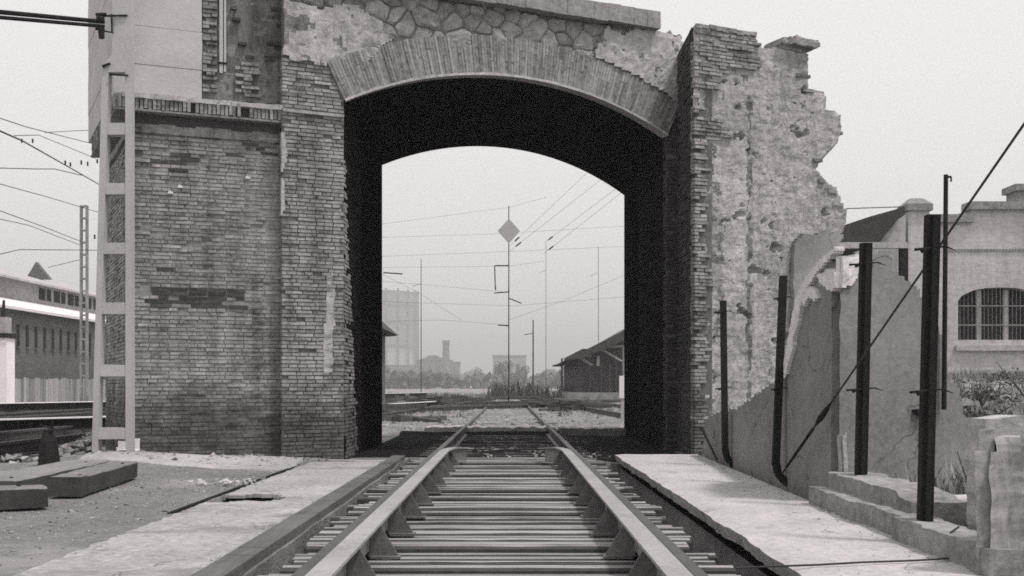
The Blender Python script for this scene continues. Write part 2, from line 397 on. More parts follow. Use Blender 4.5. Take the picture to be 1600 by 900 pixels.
# black lining of trench and pit; the shade down there is put into its colour
MB().box(-2.62, -1.95, 10.66, 10.74, -.35, -.035).build('pit_wall', MT['shade_black'], kind='structure')
MB().box(-2.62, -1.9, 9.6, 10.70, -.36, -.30).build('pit_floor', MT['shade_black'], kind='structure')
MB().box(1.575, 1.70, 2.5, 16.3, -1.28, -.085).build('trench_wall', MT['shade_black'], kind='structure')
MB().box(-1.43, -1.38, 2.5, 16.3, -1.28, -.31).build('trench_wall', MT['shade_black'], kind='structure')
MB().box(-1.40, 1.60, 2.5, 16.25, -1.35, -1.27).build('trench_floor', MT['shade_black'], kind='structure')
def sheet(name, x0, x1, y0, y1, nx_, ny_, m, lift=.006, edge=True):
    vs = []; fs = []
    for j in range(ny_ + 1):
        for i in range(nx_ + 1):
            x = x0 + (x1 - x0) * i / nx_; y = y0 + (y1 - y0) * j / ny_
            b = edge and (i in (0, nx_) or j in (0, ny_)); vs.append((x, y, ground_z(x, y) + (lift if not b else -.03)))
    for j in range(ny_):
        for i in range(nx_): a = j * (nx_ + 1) + i; fs.append((a, a + 1, a + nx_ + 2, a + nx_ + 1))
    MB().add(vs, fs).build(name, m, kind='structure')
sheet('sand_strip', -5.3, -1.62, 14.0, 15.75, 60, 40, MT['sand'], .012)
sheet('arch_shade_sheet', -2.35, 2.65, 16.3, 24.2, 40, 60, MT['shade_black'], .012)  # dark sheet: the arch's shade on the ground, put into colour
sheet('gravel_yard', -60, -5.4, 16.0, 62, 110, 160, MT['yard'], .03)
sheet('gravel_bed', -11, 11.5, 24.2, 64, 120, 190, MT['bed'], .02)

# old rail sunk in the paving on the left
r0 = thing('sunken_rail', 'thin rusty rail sunk in the ground between light paving and dirt', 'rail', (-2.66, 9, 0))
MB().box(-2.664, -2.648, 9.1, 14.7, -.06, .010).build('rail_head', MT['iron'], r0)
MB().box(-2.70, -2.692, 9.1, 14.7, -.06, .004).build('flange', MT['iron'], r0)

# ---------------------------------------------------------------- railway track
CX = -.04
def rail_profile(mb, x, y0, y1, z0=.0, s=1.0, pts=None):
    prof = [(-.065, 0), (.065, 0), (.065, .012), (.012, .03), (.012, .13), (.036, .145), (.036, .175), (.028, .182), (-.028, .182), (-.036, .175), (-.036, .145), (-.012, .13), (-.012, .03), (-.065, .012)]
    prof = [(a * s, b * s) for a, b in prof]
    P = pts or [(x, y0), (x, y1)]
    n = len(prof); vs = []; fs = []
    for k, (px, py) in enumerate(P):
        a = P[max(0, k - 1)]; b = P[min(len(P) - 1, k + 1)]
        d = Vector((b[0] - a[0], b[1] - a[1], 0)).normalized(); u = Vector((d.y, -d.x, 0))
        for (w, h) in prof: vs.append(Vector((px, py, z0 + h)) + u * w)
    for k in range(len(P) - 1):
        for i in range(n): fs.append((k * n + i, k * n + (i + 1) % n, (k + 1) * n + (i + 1) % n, (k + 1) * n + i))
    fs.append(tuple(range(n))); fs.append(tuple((len(P) - 1) * n + i for i in range(n - 1, -1, -1)))
    mb.add(vs, fs); return mb
track = thing('railway_track', 'straight railway track on sleepers with guard rails, running through the arch', 'railway track', (CX, 3, 0))
for sx in (-.875, .875):
    rail_profile(MB(), CX + sx, 3.0, 54).build('rail', MT['rail_head'], track)
for sx in (-.875, .875):
    for yj in (6.3, 11.6):
        m3 = MB().box(CX + sx - .030, CX + sx + .030, yj - .25, yj + .25, .045, .125)
        for q in (-.18, -.07, .07, .18): m3.bar((CX + sx - .045, yj + q, .085), (CX + sx + .045, yj + q, .085), .014, .014, 6)
        m3.build('fish_plate', MT['iron'], track)
for sx in (-.92, .92):
    MB().box(CX + sx - .07, CX + sx + .07, 3, 16.2, -.62, -.155).build('girder', MT['iron'], track)
for sgn in (-1, 1):
    mb = MB(); xi, xo = CX + sgn * .69, CX + sgn * .80
    vs = []; fs = []
    path = [(3.0 + i * .5, 0, 0) for i in range(23)] + [(14.4, .02, 0), (14.8, .07, -.004), (15.05, .15, -.015), (15.2, .27, -.03)]
    for (y, bend, dz) in path:
        w = .5 if bend > .1 else 1
        for (x, z) in ((xi, .222), (xo, .222), (xo, .03), (xo - sgn * .014, .03), (xo - sgn * .014, .206), (xi, .206)):
            vs.append((x - sgn * bend, y, z + dz))
    for k in range(len(path) - 1):
        for i in range(6): fs.append((k * 6 + i, k * 6 + (i + 1) % 6, (k + 1) * 6 + (i + 1) % 6, (k + 1) * 6 + i))
    fs += [tuple(range(6)), tuple((len(path) - 1) * 6 + i for i in range(6))]
    mb.add(vs, fs); g = mb.build('guard_rail', MT['guard'], track)
    for k in range(12):
        y = 3.75 + k * 1.0 + random.uniform(-.05, .05); m2 = MB()
        tri = [(sgn * .745, .206), (sgn * .775, .206), (sgn * .775, .003), (sgn * .595, .003), (sgn * .61, .03), (sgn * .715, .206)]
        m2.extrude((CX, y, 0), X_, Z_, Y_, tri, -.007, .007)
        m2.box(CX + sgn * .59, CX + sgn * .76, y - .05, y + .05, .003, .016)
        m2.build('bracket', MT['bracket'], g)

y = 3.1; k = 0
while y < 16.0:
    w = random.choice((.08, .09, .11, .12, .17)); pr = random.uniform(-.03, .03)
    z = random.choice((0, -.005, -.012, -.03)) + random.uniform(-.004, .002)
    l0, l1 = CX - 1.24 + random.uniform(-.10, .05), CX + 1.22 + random.uniform(-.09, .10)
    mb = MB(); n = 9; vs = []; fs = []
    for i in range(n + 1):
        x = l0 + (l1 - l0) * i / n
        f, b_ = y + random.uniform(-.006, .006), y + w + random.uniform(-.006, .006)
        c = .017
        for (yy, zz) in ((f, -.15), (f, z - c), (f + c, z + random.uniform(-.004, .003)), ((f + b_) / 2, z + random.uniform(-.012, .002)), (b_ - c, z), (b_, z - c), (b_, -.15)):
            vs.append((x, yy, zz))
    for i in range(n):
        for q in range(7): fs.append((i * 7 + q, i * 7 + (q + 1) % 7, (i + 1) * 7 + (q + 1) % 7, (i + 1) * 7 + q))
    fs += [tuple(range(7)), tuple(n * 7 + i for i in range(6, -1, -1))]
    so = mb.add(vs, fs).build('sleeper', MT['timber'], track); so.data.materials.append(MT['timber_shade'])
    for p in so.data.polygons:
        if abs(p.normal.z) < .85: p.material_index = 1  # upright faces get the painted-shade copy
    for sx in (-.875, .875):                # tie plates under the running rails
        MB().box(CX + sx - .11, CX + sx + .11, y + .02, y + w - .02, z + .001, .004).build('tie_plate', MT['iron'], track)
    y += w + random.choice((.045, .055, .07, .09)); k += 1
# sleepers in the ballast beyond
y = 16.5
while y < 44:
    MB().box(CX - 1.25, CX + 1.25, y, y + .24, -.1, ground_z(0, y) + .012, .008).build('sleeper', MT['old_timber'], track)
    y += .62
# concrete sill where the yard begins
solo(rough_panel('x', (0, 24.0, 0), X_, -Y_, [(-1.75, -.2), (.95, -.2), (.95, .15), (-1.75, .15)], .07, 1.1, lambda u, v: .01 * fbm(u * 3, v * 8), None, mb_only=True), 'concrete_sill', MT['platform'],
     'low pale concrete sill lying across the track just beyond the arch', 'sill', (-.4, 24, 0))
solo(rough_panel('x', (0, 23.3, 0), X_, -Y_, [(1.05, -.2), (2.9, -.2), (2.9, .15), (1.05, .14)], .07, .9, lambda u, v: .02 * fbm(u * 3, v * 8), None, mb_only=True), 'concrete_sill', MT['kerb'],
     'darker concrete sill by the right jamb at the far end of the arch', 'sill', (2.0, 23.3, 0))

# ---------------------------------------------------------------- the arch
arch = thing('brick_arch_bridge', 'ruined brick railway arch with rubble stone spandrel and a sooty black vault', 'arch bridge', (0, 16.9, 0))
def fr(u, z, d=0): return D + U1 * u + Z_ * z + N1 * d
def bk(u, z): return DB + UB * u + Z_ * z
UL, UR = -.86, 5.62
outer = [(UL, -.3), (UL, 6.5), (UR - .25, 6.5), (UR, 6.3), (UR, -.3)]
opening = [(WID, -.3)] + ARC[::-1] + [(0, -.3)]
def arch_core():
    bm = bmesh.new(); poly = outer + opening
    f = [bm.verts.new(fr(u, z)) for u, z in poly]; b = [bm.verts.new(bk(u, z)) for u, z in poly]
    fa = bm.faces.new(f); fb = bm.faces.new(b[::-1])
    n = len(poly); k0 = len(outer)
    for i in range(n):
        j = (i + 1) % n
        if not (k0 <= i < n - 1): bm.faces.new((f[j], f[i], b[i], b[j]))
    bm.normal_update(); bmesh.ops.triangulate(bm, faces=[fa, fb], ngon_method='EAR_CLIP')
    off = arch.location
    for v in bm.verts: v.co -= off
    me = bpy.data.meshes.new('masonry_core'); bm.to_mesh(me); bm.free(); me.materials.append(MT['stone_mortar'])
    o = bpy.data.objects.new('masonry_core', me); col.objects.link(o); o.parent = arch
arch_core()
# vault and jambs
mb = MB(); vs = []; fs = []; op = [(0, -.3), (0, 2), (0, 4)] + ARC + [(WID, 4), (WID, 2), (WID, -.3)]; ny = 14
for k in range(ny + 1):
    t = k / ny
    for (u, z) in op:
        vs.append(fr(u, z).lerp(bk(u, z), t) + Vector((0, 0, 0)))
m = len(op)
for k in range(ny):
    for i in range(m - 1): fs.append((k * m + i, k * m + i + 1, (k + 1) * m + i + 1, (k + 1) * m + i))
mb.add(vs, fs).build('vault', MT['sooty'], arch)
# voussoirs, two rings of bricks on end
vs_specs = []
half = math.asin(WID / 2 / ARC_R)
n = int(2 * half * ARC_R / .044)
for i in range(n):
    t = -half + 2 * half * (i + .5) / n
    rad = U1 * math.sin(t) + Z_ * math.cos(t); tan = U1 * math.cos(t) - Z_ * math.sin(t)
    cut = random.choice((.19, .28, .38, .555, .555, .555, .555))
    for (r0_, r1_) in ((0, cut), (cut + .006, RING)) if cut < .5 else ((0, RING),):
        if random.random() < .015: continue
        j = random.gauss(0, .003) + (-.02 if random.random() < .05 else 0); rr = ARC_R + (r0_ + r1_) / 2
        c = D + U1 * (WID / 2) + Z_ * ARC_C + rad * rr + N1 * (.055 + j - .07)
        vs_specs.append((c, rad, -N1, tan, ((r1_ - r0_) * random.uniform(.985, 1.0), .14, .041 * rr / ARC_R), MT['voussoir']))
mb = MB(); vs = []; fs = []
for i in range(61):
    t = -half + 2 * half * i / 60; rad = U1 * math.sin(t) + Z_ * math.cos(t); c = D + U1 * (WID / 2) + Z_ * ARC_C
    for r_, d in ((ARC_R + .005, .044), (ARC_R + RING - .01, .044), (ARC_R + RING - .01, -.1), (ARC_R + .005, -.1)): vs.append(c + rad * r_ + N1 * d)
for i in range(60):
    for q in range(4): fs.append((i * 4 + q, i * 4 + (q + 1) % 4, (i + 1) * 4 + (q + 1) % 4, (i + 1) * 4 + q))
mb.add(vs, fs).build('ring_mortar', MT['mortar'], arch)
place_bricks(arch, vs_specs, 'voussoir')
# thin pale lip along the intrados
mb = MB(); K = 60; vs = []; fs = []
for i in range(K + 1):
    t = -half + 2 * half * i / K
    rad = U1 * math.sin(t) + Z_ * math.cos(t); c = D + U1 * (WID / 2) + Z_ * ARC_C
    w = .012 + .022 * abs(fbm(i * .35, 0)) * 2
    ra, rb = ARC_R - .018, ARC_R + w
    for r_, d in ((ra, .075), (rb, .072), (rb, -.1), (ra, -.1)): vs.append(c + rad * r_ + N1 * d)
for i in range(K):
    for q in range(4): fs.append((i * 4 + q, i * 4 + (q + 1) % 4, (i + 1) * 4 + (q + 1) % 4, (i + 1) * 4 + q))
mb.add(vs, fs).build('soffit_lip', MT['plaster'], arch)
# rubble stones over the ring (Voronoi cells)
def clip(poly, mx_, my, nx_, ny_):
    out = []; n = len(poly)
    for i in range(n):
        a = poly[i]; b = poly[(i + 1) % n]
        da = (a[0] - mx_) * nx_ + (a[1] - my) * ny_; db = (b[0] - mx_) * nx_ + (b[1] - my) * ny_
        if da <= 0: out.append(a)
        if (da < 0 < db) or (db < 0 < da):
            t = da / (da - db); out.append((a[0] + (b[0] - a[0]) * t, a[1] + (b[1] - a[1]) * t))
    return out
seeds = []
rz = 5.15; row = 0
while rz < 6.9:
    u = -1.3 + (row % 2) * .2
    while u < 6.0:
        seeds.append((u + random.uniform(-.12, .12), rz + random.uniform(-.10, .10))); u += random.uniform(.20, .42)
    rz += .215; row += 1
for s in seeds:
    rad = math.hypot(s[0] - WID / 2, s[1] - ARC_C)
    if rad < ARC_R + RING - .12 or s[1] > 6.6: continue
    if s[0] < -.80 or s[0] > 5.5: continue
    if s[0] < .1 and s[1] < 5.5: continue
    poly = [(s[0] - .5, s[1] - .5), (s[0] + .5, s[1] - .5), (s[0] + .5, s[1] + .5), (s[0] - .5, s[1] + .5)]
    poly = clip(poly, 0, 6.49, 0, 1); poly = clip(poly, UL, 0, -1, 0)
    for q in seeds:
        if q is s or abs(q[0] - s[0]) > 1 or abs(q[1] - s[1]) > 1: continue
        poly = clip(poly, (s[0] + q[0]) / 2, (s[1] + q[1]) / 2, q[0] - s[0], q[1] - s[1])
        if len(poly) < 3: break
    if len(poly) < 3: continue
    g = random.uniform(.93, 1.04); n = len(poly); ch = []
    for i in range(n):
        a = poly[i]; b = poly[(i + 1) % n]
        for t in (.12, .37, .63, .88):
            qx, qy = a[0] + (b[0] - a[0]) * t, a[1] + (b[1] - a[1]) * t
            ch.append((qx + .022 * noise.noise(Vector((qx * 11, qy * 11, s[0]))), qy + .022 * noise.noise(Vector((qx * 11, qy * 11, s[1] + 5)))))
    ch = [(s[0] + (p[0] - s[0]) * g, s[1] + (p[1] - s[1]) * g) for p in ch]
    n = len(ch); mb = MB(); vs = []
    hgt = random.uniform(.012, .05)
    for (p, d, k) in ((ch, -.08, 1), (ch, hgt - .03, 1), (ch, hgt, .78)):
        for q in p: vs.append(fr(s[0] + (q[0] - s[0]) * k, s[1] + (q[1] - s[1]) * k, d + (random.uniform(-.008, .008) if d > 0 else 0)))
    vs.append(fr(s[0], s[1], hgt + random.uniform(0, .02)))
    fs = []
    for i in range(n):
        j = (i + 1) % n
        fs += [(i, j, n + j, n + i), (n + i, n + j, 2 * n + j, 2 * n + i), (2 * n + i, 2 * n + j, 3 * n)]
    mb.add(vs, fs).build('stone', MT['stone'], arch)
# plaster left on the spandrels
def ring_r(u, z): return math.hypot(u - WID / 2, z - ARC_C)
ext = [(WID / 2 + (ARC_R + RING + .01) * math.sin(t), ARC_C + (ARC_R + RING + .01) * math.cos(t)) for t in [R(12 + i * 2) for i in range(10)]]
rough_panel('plaster_patch', D, U1, N1, ext + [(5.60, 5.2), (5.60, 6.25), (5.40, 6.52), (4.6, 6.5), (4.45, 6.38), (4.1, 6.45), (3.95, 6.15)], .045, .05,
            lambda u, v: .07 + .04 * fbm(u * 2.5, v * 2.5) + .025 * fbm(u * 9, v * 9), MT['plaster'], arch, m2=MT['scar'], m2f=lambda u, v: fbm(u * 2.6, v * 2.6, 3) > .20 or fbm(u * 7, v * 5, 6) > .33)
rough_panel('plaster_patch', D, U1, N1, [(-.84, 5.42), (-.3, 5.35), (-.05, 5.47), (.25, 5.40), (.7, 5.85), (.45, 6.1), (.1, 6.25), (-.3, 6.12), (-.84, 6.18)], .04, .05,
            lambda u, v: .05 + .035 * fbm(u * 2.5, v * 2.5) + .012 * fbm(u * 10, v * 10), MT['rough_plaster'], arch, m2=MT['scar'], m2f=lambda u, v: fbm(u * 3.1, v * 3.1, 7) > .14)
# bricks of the arch pier and jambs
sp = brick_face(D, U1, N1, UL, -.005, -.1, 5.42, lambda u, z: ring_r(u, z) > ARC_R + .02 or z < SPR, alt=lambda u, z: MT['voussoir'] if z > 4.3 and random.random() < .45 else None, proud=.022)
UJ = Vector(((DB - D).x, (DB - D).y, 0)); LJ = UJ.length; UJ.normalize(); NJ = Vector((UJ.y, -UJ.x, 0))
sp += brick_face(D, UJ, NJ, .0, 1.7, -.1, 4.85, m=MT['vault_brick'], alt=lambda u, z: MT['brick'] if u < 1.35 * (1 - z / 4.3) + .05 * fbm(z * 4, u) and fbm(u * 4, z * 5) > -.3 else None)  # lighter brick paints the slanting lit part near the mouth
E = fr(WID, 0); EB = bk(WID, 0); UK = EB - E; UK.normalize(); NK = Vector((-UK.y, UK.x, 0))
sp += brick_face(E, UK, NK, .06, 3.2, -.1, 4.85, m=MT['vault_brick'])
sp += brick_face(D, U1, N1, WID + .005, UR - .02, -.1, 5.3, proud=.02, m=MT['brick_dark'])  # darker brick: shadow of the projecting corner put into the colour
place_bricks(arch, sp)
# string line at springing height
MB().frame_box(fr(-.43, 4.70, .03), U1, N1, Z_, .42, .03, .018, .004).build('string_course', MT['brick'], arch)
# white broken arris at the left of the arch pier
for (z0, z1, w) in ((3.85, 4.40, .05), (3.25, 3.8, .03)):
    rough_panel('plaster_patch', D, U1, N1, [(UL - .01, z0), (UL + w * .7, z0 + .1), (UL + w * 1.5, (z0 + z1) / 2), (UL + w * .6, z1), (UL - .01, z1)], .022, .04,
                lambda u, v: .028 + .01 * fbm(u * 12, v * 12), MT['plaster'], arch)
rough_panel('plaster_patch', D, U1, N1, [(-.28, 1.2), (-.17, 1.2), (-.13, 2.2), (-.16, 2.55), (-.25, 2.5)], .03, .03, lambda u, v: .02 + .012 * fbm(u * 9, v * 9), MT['plaster'], arch)
# coping slab over the arch
cs = MB()
n = 26
for i in range(n):
    u0 = -1.0 + i * (4.98 + 1.0) / n * 1.0
    cs.frame_box(fr(u0 + .115, 6.64 + random.uniform(-.008, .008), -.10 + random.uniform(-.008, .008)), U1, N1, Z_, .1165, .30, .13, .004)
cs.build('coping_slab', MT['kerb'], arch)

# ---------------------------------------------------------------- left brick pier
pier = thing('brick_pier', 'tall weathered brick pier left of the arch with dentil cornice and concrete block on top', 'pier', (-4.2, 16, 0))
A2 = A + SIDE * 3.3; B2 = vec2(-3.1, 20.6)
inset = .002
MB().prism([tuple((A - NA * inset - NS * inset)[:2]), tuple((B - NA * inset)[:2]), tuple(B2[:2]), (-5.2, 21.2), tuple((A2 - NS * inset)[:2])], -.3, 4.60).build('masonry_core', MT['mortar'], pier)
def sign_patch(u, z):
    if .27 < u < 1.42 + .0 and 2.02 < z < 2.30 and fbm(u * 5, z * 9, 3) > -.30: return MT['brick_dark']
    if z > 3.9 and random.random() < .2: return MT['brick_dark']
    if random.random() < .012: return MT['brick_dark']
    if random.random() < .006: return MT['voussoir']
    return None
sp = brick_face(A, UA, NA, 0, LA + .02, -.15, 4.40, alt=sign_patch)
sp += brick_face(A, SIDE, NS, .02, 3.3, -.15, 4.40)
place_bricks(pier, sp)
# small white-washed bits stuck on the brickwork
for _ in (0,):
    place_bricks(pier, brick_face(A, UA, NA, 1.24, LA + .1, 5.30, 6.8, m=MT['soot_shade_brick'], rough=.03, missing=.25, mask=lambda u, z: fbm(u * 3.3, z * 2.2, 6) > .16, proud=-.03), 'upper_brick')
for (u, z) in ((.42, 3.52), (.55, 3.60), (1.42, 3.78)):
    rough_panel('mortar_daub', A, UA, NA, [(u, z), (u + .07, z + .005), (u + .08, z + .025), (u + .02, z + .035)], .012, .02, lambda a, b: .03, MT['white_plaster'], pier)
# band under the cornice, cornice of bricks on edge
def band(z0, z1, proj, m, name, e=0.0):
    a = A; b = B + NA * proj; c = A2 + NS * proj
    ps = proj * 1.5; a2 = A + NA * proj + NS * ps
    MB().prism([tuple(a2[:2]), tuple((B + NA * proj)[:2]), tuple((B - NA * .2)[:2]), tuple((A - NA * .2 - NS * .2)[:2]), tuple((A2 - NS * .2)[:2]), tuple((A2 + NS * ps)[:2])], z0, z1).build(name, m, pier)
band(4.29, 4.40, .035, MT['brick'], 'band_course')
band(4.40, 4.54, .00, MT['brick_dark'], 'frieze')  # dark band: the shadow below the cornice is put into its colour
band(4.54, 4.565, .15, MT['mortar'], 'bed_course')
cs = []
n = int((LA + .21) / .0535)
for i in range(n):
    u = -.20 + .0535 * (i + .5)
    if random.random() < .03: continue
    cs.append((A + UA * u + NA * (.16 - .11 + random.gauss(0, .008)) + Z_ * (4.66 + random.gauss(0, .004)), UA, -NA, Z_, (.0415, .22, .185 * random.uniform(.95, 1)), MT['brick']))
for i in range(60):
    u = -.1 + .0535 * i
    cs.append((A + SIDE * u + NS * (.24 - .11 + random.gauss(0, .008)) + Z_ * 4.66, SIDE, -NS, Z_, (.0415, .22, .185), MT['brick']))
place_bricks(pier, cs, 'cornice_brick')
band(4.56, 4.74, .035, MT['stone_mortar'], 'cornice_core')
# mortar ledge on the cornice
rough_panel('mortar_ledge', A + Z_ * 4.755, UA, Z_, [(-.15, -.17), (LA, -.17), (LA, .3), (-.15, .3)], .05, .05, lambda u, v: .012 + .035 * sst(-.15, .1, v) + .02 * fbm(u * 4, v * 4), MT['plaster'], pier, V=-NA)
# concrete block
Q = A + UA * .865
blk = [A - NS * .02, Q, Q - NA * 3.0, A2 - NS * .02 + SIDE * .1]
z = 4.76; hs = [.42, .50, .55, .6, .6, .6]
for i, h in enumerate(hs):                      # lifts of the shuttering, each a shallow step from the next
    j = .004 * (i % 2)
    MB().prism([tuple(p[:2]) for p in (A + NS * (j + .24) + NA * j, Q + NA * j + UA * j, Q - NA * 3.0 + UA * j, A2 + NS * (j + .26))], z, z + h - .006).build('concrete_lift', MT['concrete'], pier)
    z += h
# sooty wall between block and arch, with a conduit and brick remnants
MB().prism([tuple((Q - NA * .14)[:2]), tuple((B - NA * .14 + UA * .1)[:2]), tuple(B2[:2]), tuple((Q - NA * 3)[:2])], 4.6, 7.4).build('upper_wall', MT['stone_mortar'], pier)
rough_panel('sooty_render', A, UA, NA, [(.87, 4.82), (LA + .05, 4.82), (LA + .05, 7.3), (.87, 7.3)], .045, .04,
            lambda u, v: -.07 + .07 * fbm(u * 3.5, v * 2.6) + .06 * fbm(u * 8, v * 9), material('sooty streaked render', .15, .3, .3, 0, 2.2, 10, bump=1, bdist=.03, stretch=(2.2, 2.2, .3), light_patch=(1.1, .60, .27)), pier, m2=MT['scar'], m2f=lambda u, v: fbm(u * 4, v * 4, 2) > .12 - (v < 5.6) * .2)
place_bricks(pier, brick_face(A, UA, NA, .875, 1.06, 4.85, 6.6, m=MT['brick'], rough=.02, missing=.15)[:80] + brick_face(A, UA, NA, 1.3, LA + .1, 4.83, 5.35, m=MT['brick'], rough=.02, missing=.3, mask=lambda u, z: fbm(u * 3, z * 4) > .08, proud=0), 'upper_brick')
MB().frame_box(A + UA * 1.115 - NA * .03 + Z_ * 5.85, UA, NA, Z_, .022, .03, .68).frame_box(A + UA * 1.165 - NA * .03 + Z_ * 5.85, UA, NA, Z_, .014, .03, .66).build('conduit', MT['mast_concrete'], pier)
for zz in (5.3, 6.2): MB().frame_box(A + UA * 1.13 - NA * .0 + Z_ * zz, UA, NA, Z_, .06, .015, .012).build('conduit_clip', MT['iron'], pier)

# ---------------------------------------------------------------- right pier and torn wall
tall = thing('broken_wall', 'tall torn rendered wall right of the arch with ragged right edge and brick corner', 'wall', (3.8, 17, 0))
T0 = vec2(2.656, 16.6); UT, NT = U1, N1
def tu(px):                                   # distance along the wall seen at photo column px
    k = (px - HX) / F; return (k * T0.y - T0.x) / (UT.x - k * UT.y)
def tz(px, py): 
    Yp = T0.y + UT.y * tu(px); return 1 + (HY - py) * Yp / F
out_px = [(1083, 760), (1083, 42), (1120, 46), (1180, 58), (1186, 72), (1200, 75), (1225, 74), (1258, 78), (1263, 92), (1262, 105), (1260, 118), (1263, 142), (1287, 143), (1289, 170), (1303, 172), (1312, 182), (1315, 205), (1305, 225), (1292, 238), (1279, 250), (1277, 265), (1288, 283), (1303, 292), (1312, 305), (1312, 318), (1322, 330), (1321, 350), (1312, 368), (1300, 385), (1290, 410), (1290, 760)]
tp = [(tu(a), tz(a, b)) for a, b in out_px]
def tdisp(u, v):
    d = .035 * fbm(u * 1.1, v * 1.1, 3) + .035 * fbm(u * 4, v * 4, 1) + .02 * fbm(u * 11, v * 11, 2)
    p = fbm(u * 3.1, v * 3.6, 8)
    if p > .30: d -= .10 * min(1, (p - .30) * 7)
    # vertical scar where a chase ran down the wall
    s = abs(u - tu(1171) - .02 * fbm(0, v * 2))
    if s < .08 and v < 5.2: d -= max(0, .02 + .06 * fbm(5, v * 2.3)) * (1 - s / .08)
    if u < .22 + .18 * fbm(1, v * 2.2) and v < 5.0: d -= .05
    return d
def scar(u, v):
    c = abs(u - tu(1171) - .03 * fbm(0, v * 2))
    if c < .04 + .10 * fbm(4, v * 3) and v < 5.3 and fbm(u * 8, v * 4, 2) > -.08: return True
    if v < 4.9 and u < .50 + .35 * fbm(2, v * 1.3) and fbm(u * 5, v * 6, 5) > .06: return True
    return fbm(u * 3.3, v * 4.4, 9) > .40
rough_panel('render_face', T0, UT, NT, tp, .03, .55, tdisp, MT['rough_plaster'], tall, back=Vector((.06, .62, 0)), m2=MT['scar'], m2f=scar)
# brick corner: front top, quoin strip, and the flank facing the track
def qmask(u, z):
    if z > tz(1120, 105): return u < tu(1184) and z < tz(1083, 44) - u * .03
    e = .20 + .24 * fbm(2, z * 1.7) + .10 * fbm(7, z * 6)
    if z > 4.6: e = .55 + .45 * fbm(2, z * 2.2) - (z < 5.3) * .1
    return u < e and not (tz(1100, 175) - .1 < z < tz(1100, 145) + .05 and u > .05) and (fbm(3, z * 1.1 + u) > -.25)
sp = brick_face(T0 + NT * .03, UT, NT, .0, 1.25, -.1, 6.3, qmask, rough=.009, missing=.04, alt=lambda u, z: MT['voussoir'] if random.random() < .22 else None)
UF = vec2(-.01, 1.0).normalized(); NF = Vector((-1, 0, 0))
sp += brick_face(T0, UF, NF, .03, 1.50, -.1, 6.2, m=MT['soot_shade_brick'], rough=.006)  # flank turned from the sun; its shade is put into the brick colour
for k in range(70):
    i_ = random.randrange(6, 26); t_ = random.random()
    pu = tp[i_][0] + (tp[i_ + 1][0] - tp[i_][0]) * t_; pz = tp[i_][1] + (tp[i_ + 1][1] - tp[i_][1]) * t_
    sp.append((T0 + UT * (pu - random.uniform(.02, .10)) + Z_ * pz - NT * random.uniform(.02, .5), UT, -NT, Z_, (random.uniform(.12, .26), .13, .048), MT['voussoir' if k % 3 else 'brick']))
place_bricks(tall, sp, limit=300)
MB().prism([(2.668, 16.63), (2.95, 16.72), (2.95, 18.4), (2.64, 18.3)], -.3, 6.20).build('corner_core', MT['stone_mortar'], tall)
# cornice stubs left on top
mb = MB()
for i in range(9):
    u = tu(1086) + i * (tu(1182) - tu(1086)) / 9
    mb.frame_box(T0 + UT * (u + .06) + Y_ * .18 + Z_ * (tz(1086, 40) + .0 + random.uniform(-.01, .01)), UT, Y_, Z_, .062, .22, .03, .008)
mb.build('cap_course', MT['brick'], tall)
stub = [(1213, 72), (1216, 62), (1232, 60), (1240, 58), (1246, 64), (1272, 67), (1273, 76), (1262, 80), (1254, 82), (1238, 80), (1225, 77)]
rough_panel('cornice_stub', T0 + NT * .12, UT, NT, [(tu(a), tz(a, b)) for a, b in stub], .022, .45, lambda u, v: .04 * fbm(u * 6, v * 9) - (.08 if v < tz(1240, 74) else 0), MT['brick'], tall)
# smooth patch lower on the torn wall
patch = [(1236, 600), (1233, 440), (1234, 380), (1252, 366), (1312, 368), (1300, 386), (1290, 410), (1290, 620)]
rough_panel('smooth_patch', T0 + NT * .11, UT, NT, [(tu(a), tz(a, b)) for a, b in patch], .035, .08, lambda u, v: .004 * fbm(u * 5, v * 5), MT['smooth_plaster'], tall, jit=.3)

# ---------------------------------------------------------------- low broken cement-rendered wall (two legs)
low = thing('low_broken_wall', 'low smooth grey wall with torn white upper edge behind the iron posts', 'wall', (2.8, 10, 0))
leg1 = [(-15.9, -.2), (-9.62, -.2), (-9.62, 2.08), (-9.7, 2.06), (-9.95, 2.03), (-10.25, 1.96), (-10.55, 1.9), (-10.7, 1.75), (-10.9, 1.6), (-11.05, 1.35), (-11.2, 1.10), (-11.85, 1.03), (-12.5, .92), (-13.7, .73), (-14.6, .70), (-15.5, .6), (-15.9, .5)]
rough_panel('plastered_leg', (2.70, 0, 0), -Y_, -X_, [(-a, b) for a, b in leg1] if False else leg1, .03, .28,
            lambda u, v: .012 * fbm(u * 1.2, v * 1.2) + .004 * fbm(u * 6, v * 6), MT['smooth_plaster'], low, jit=.35)
L0 = vec2(2.70, 9.4); UL2 = vec2(1.7, .9).normalized(); NL2 = Vector((UL2.y, -UL2.x, 0))
def l2(px, py):
    k = (px - HX) / F; u = (k * L0.y - L0.x) / (UL2.x - k * UL2.y); return (u, 1 + (HY - py) * (L0.y + UL2.y * u) / F)
leg2 = [(0, -.2), l2(1313, 402), l2(1325, 398), l2(1340, 396), l2(1358, 398), l2(1372, 392), l2(1386, 393), l2(1392, 405), l2(1398, 425), l2(1418, 436), l2(1434, 452), l2(1448, 480), l2(1470, 520), l2(1478, 560), l2(1484, 590), l2(1499, 610), l2(1505, 650), l2(1524, 668), l2(1534, 700), l2(1540, 760), (l2(1540, 760)[0], -.2)]
rough_panel('plastered_leg', L0, UL2, NL2, leg2, .035, .28, lambda u, v: .01 * fbm(u * 1.5, v * 1.5, 4) + .004 * fbm(u * 6, v * 6), MT['smooth_plaster'], low, jit=.35, back=Vector((.10, .28, 0)))
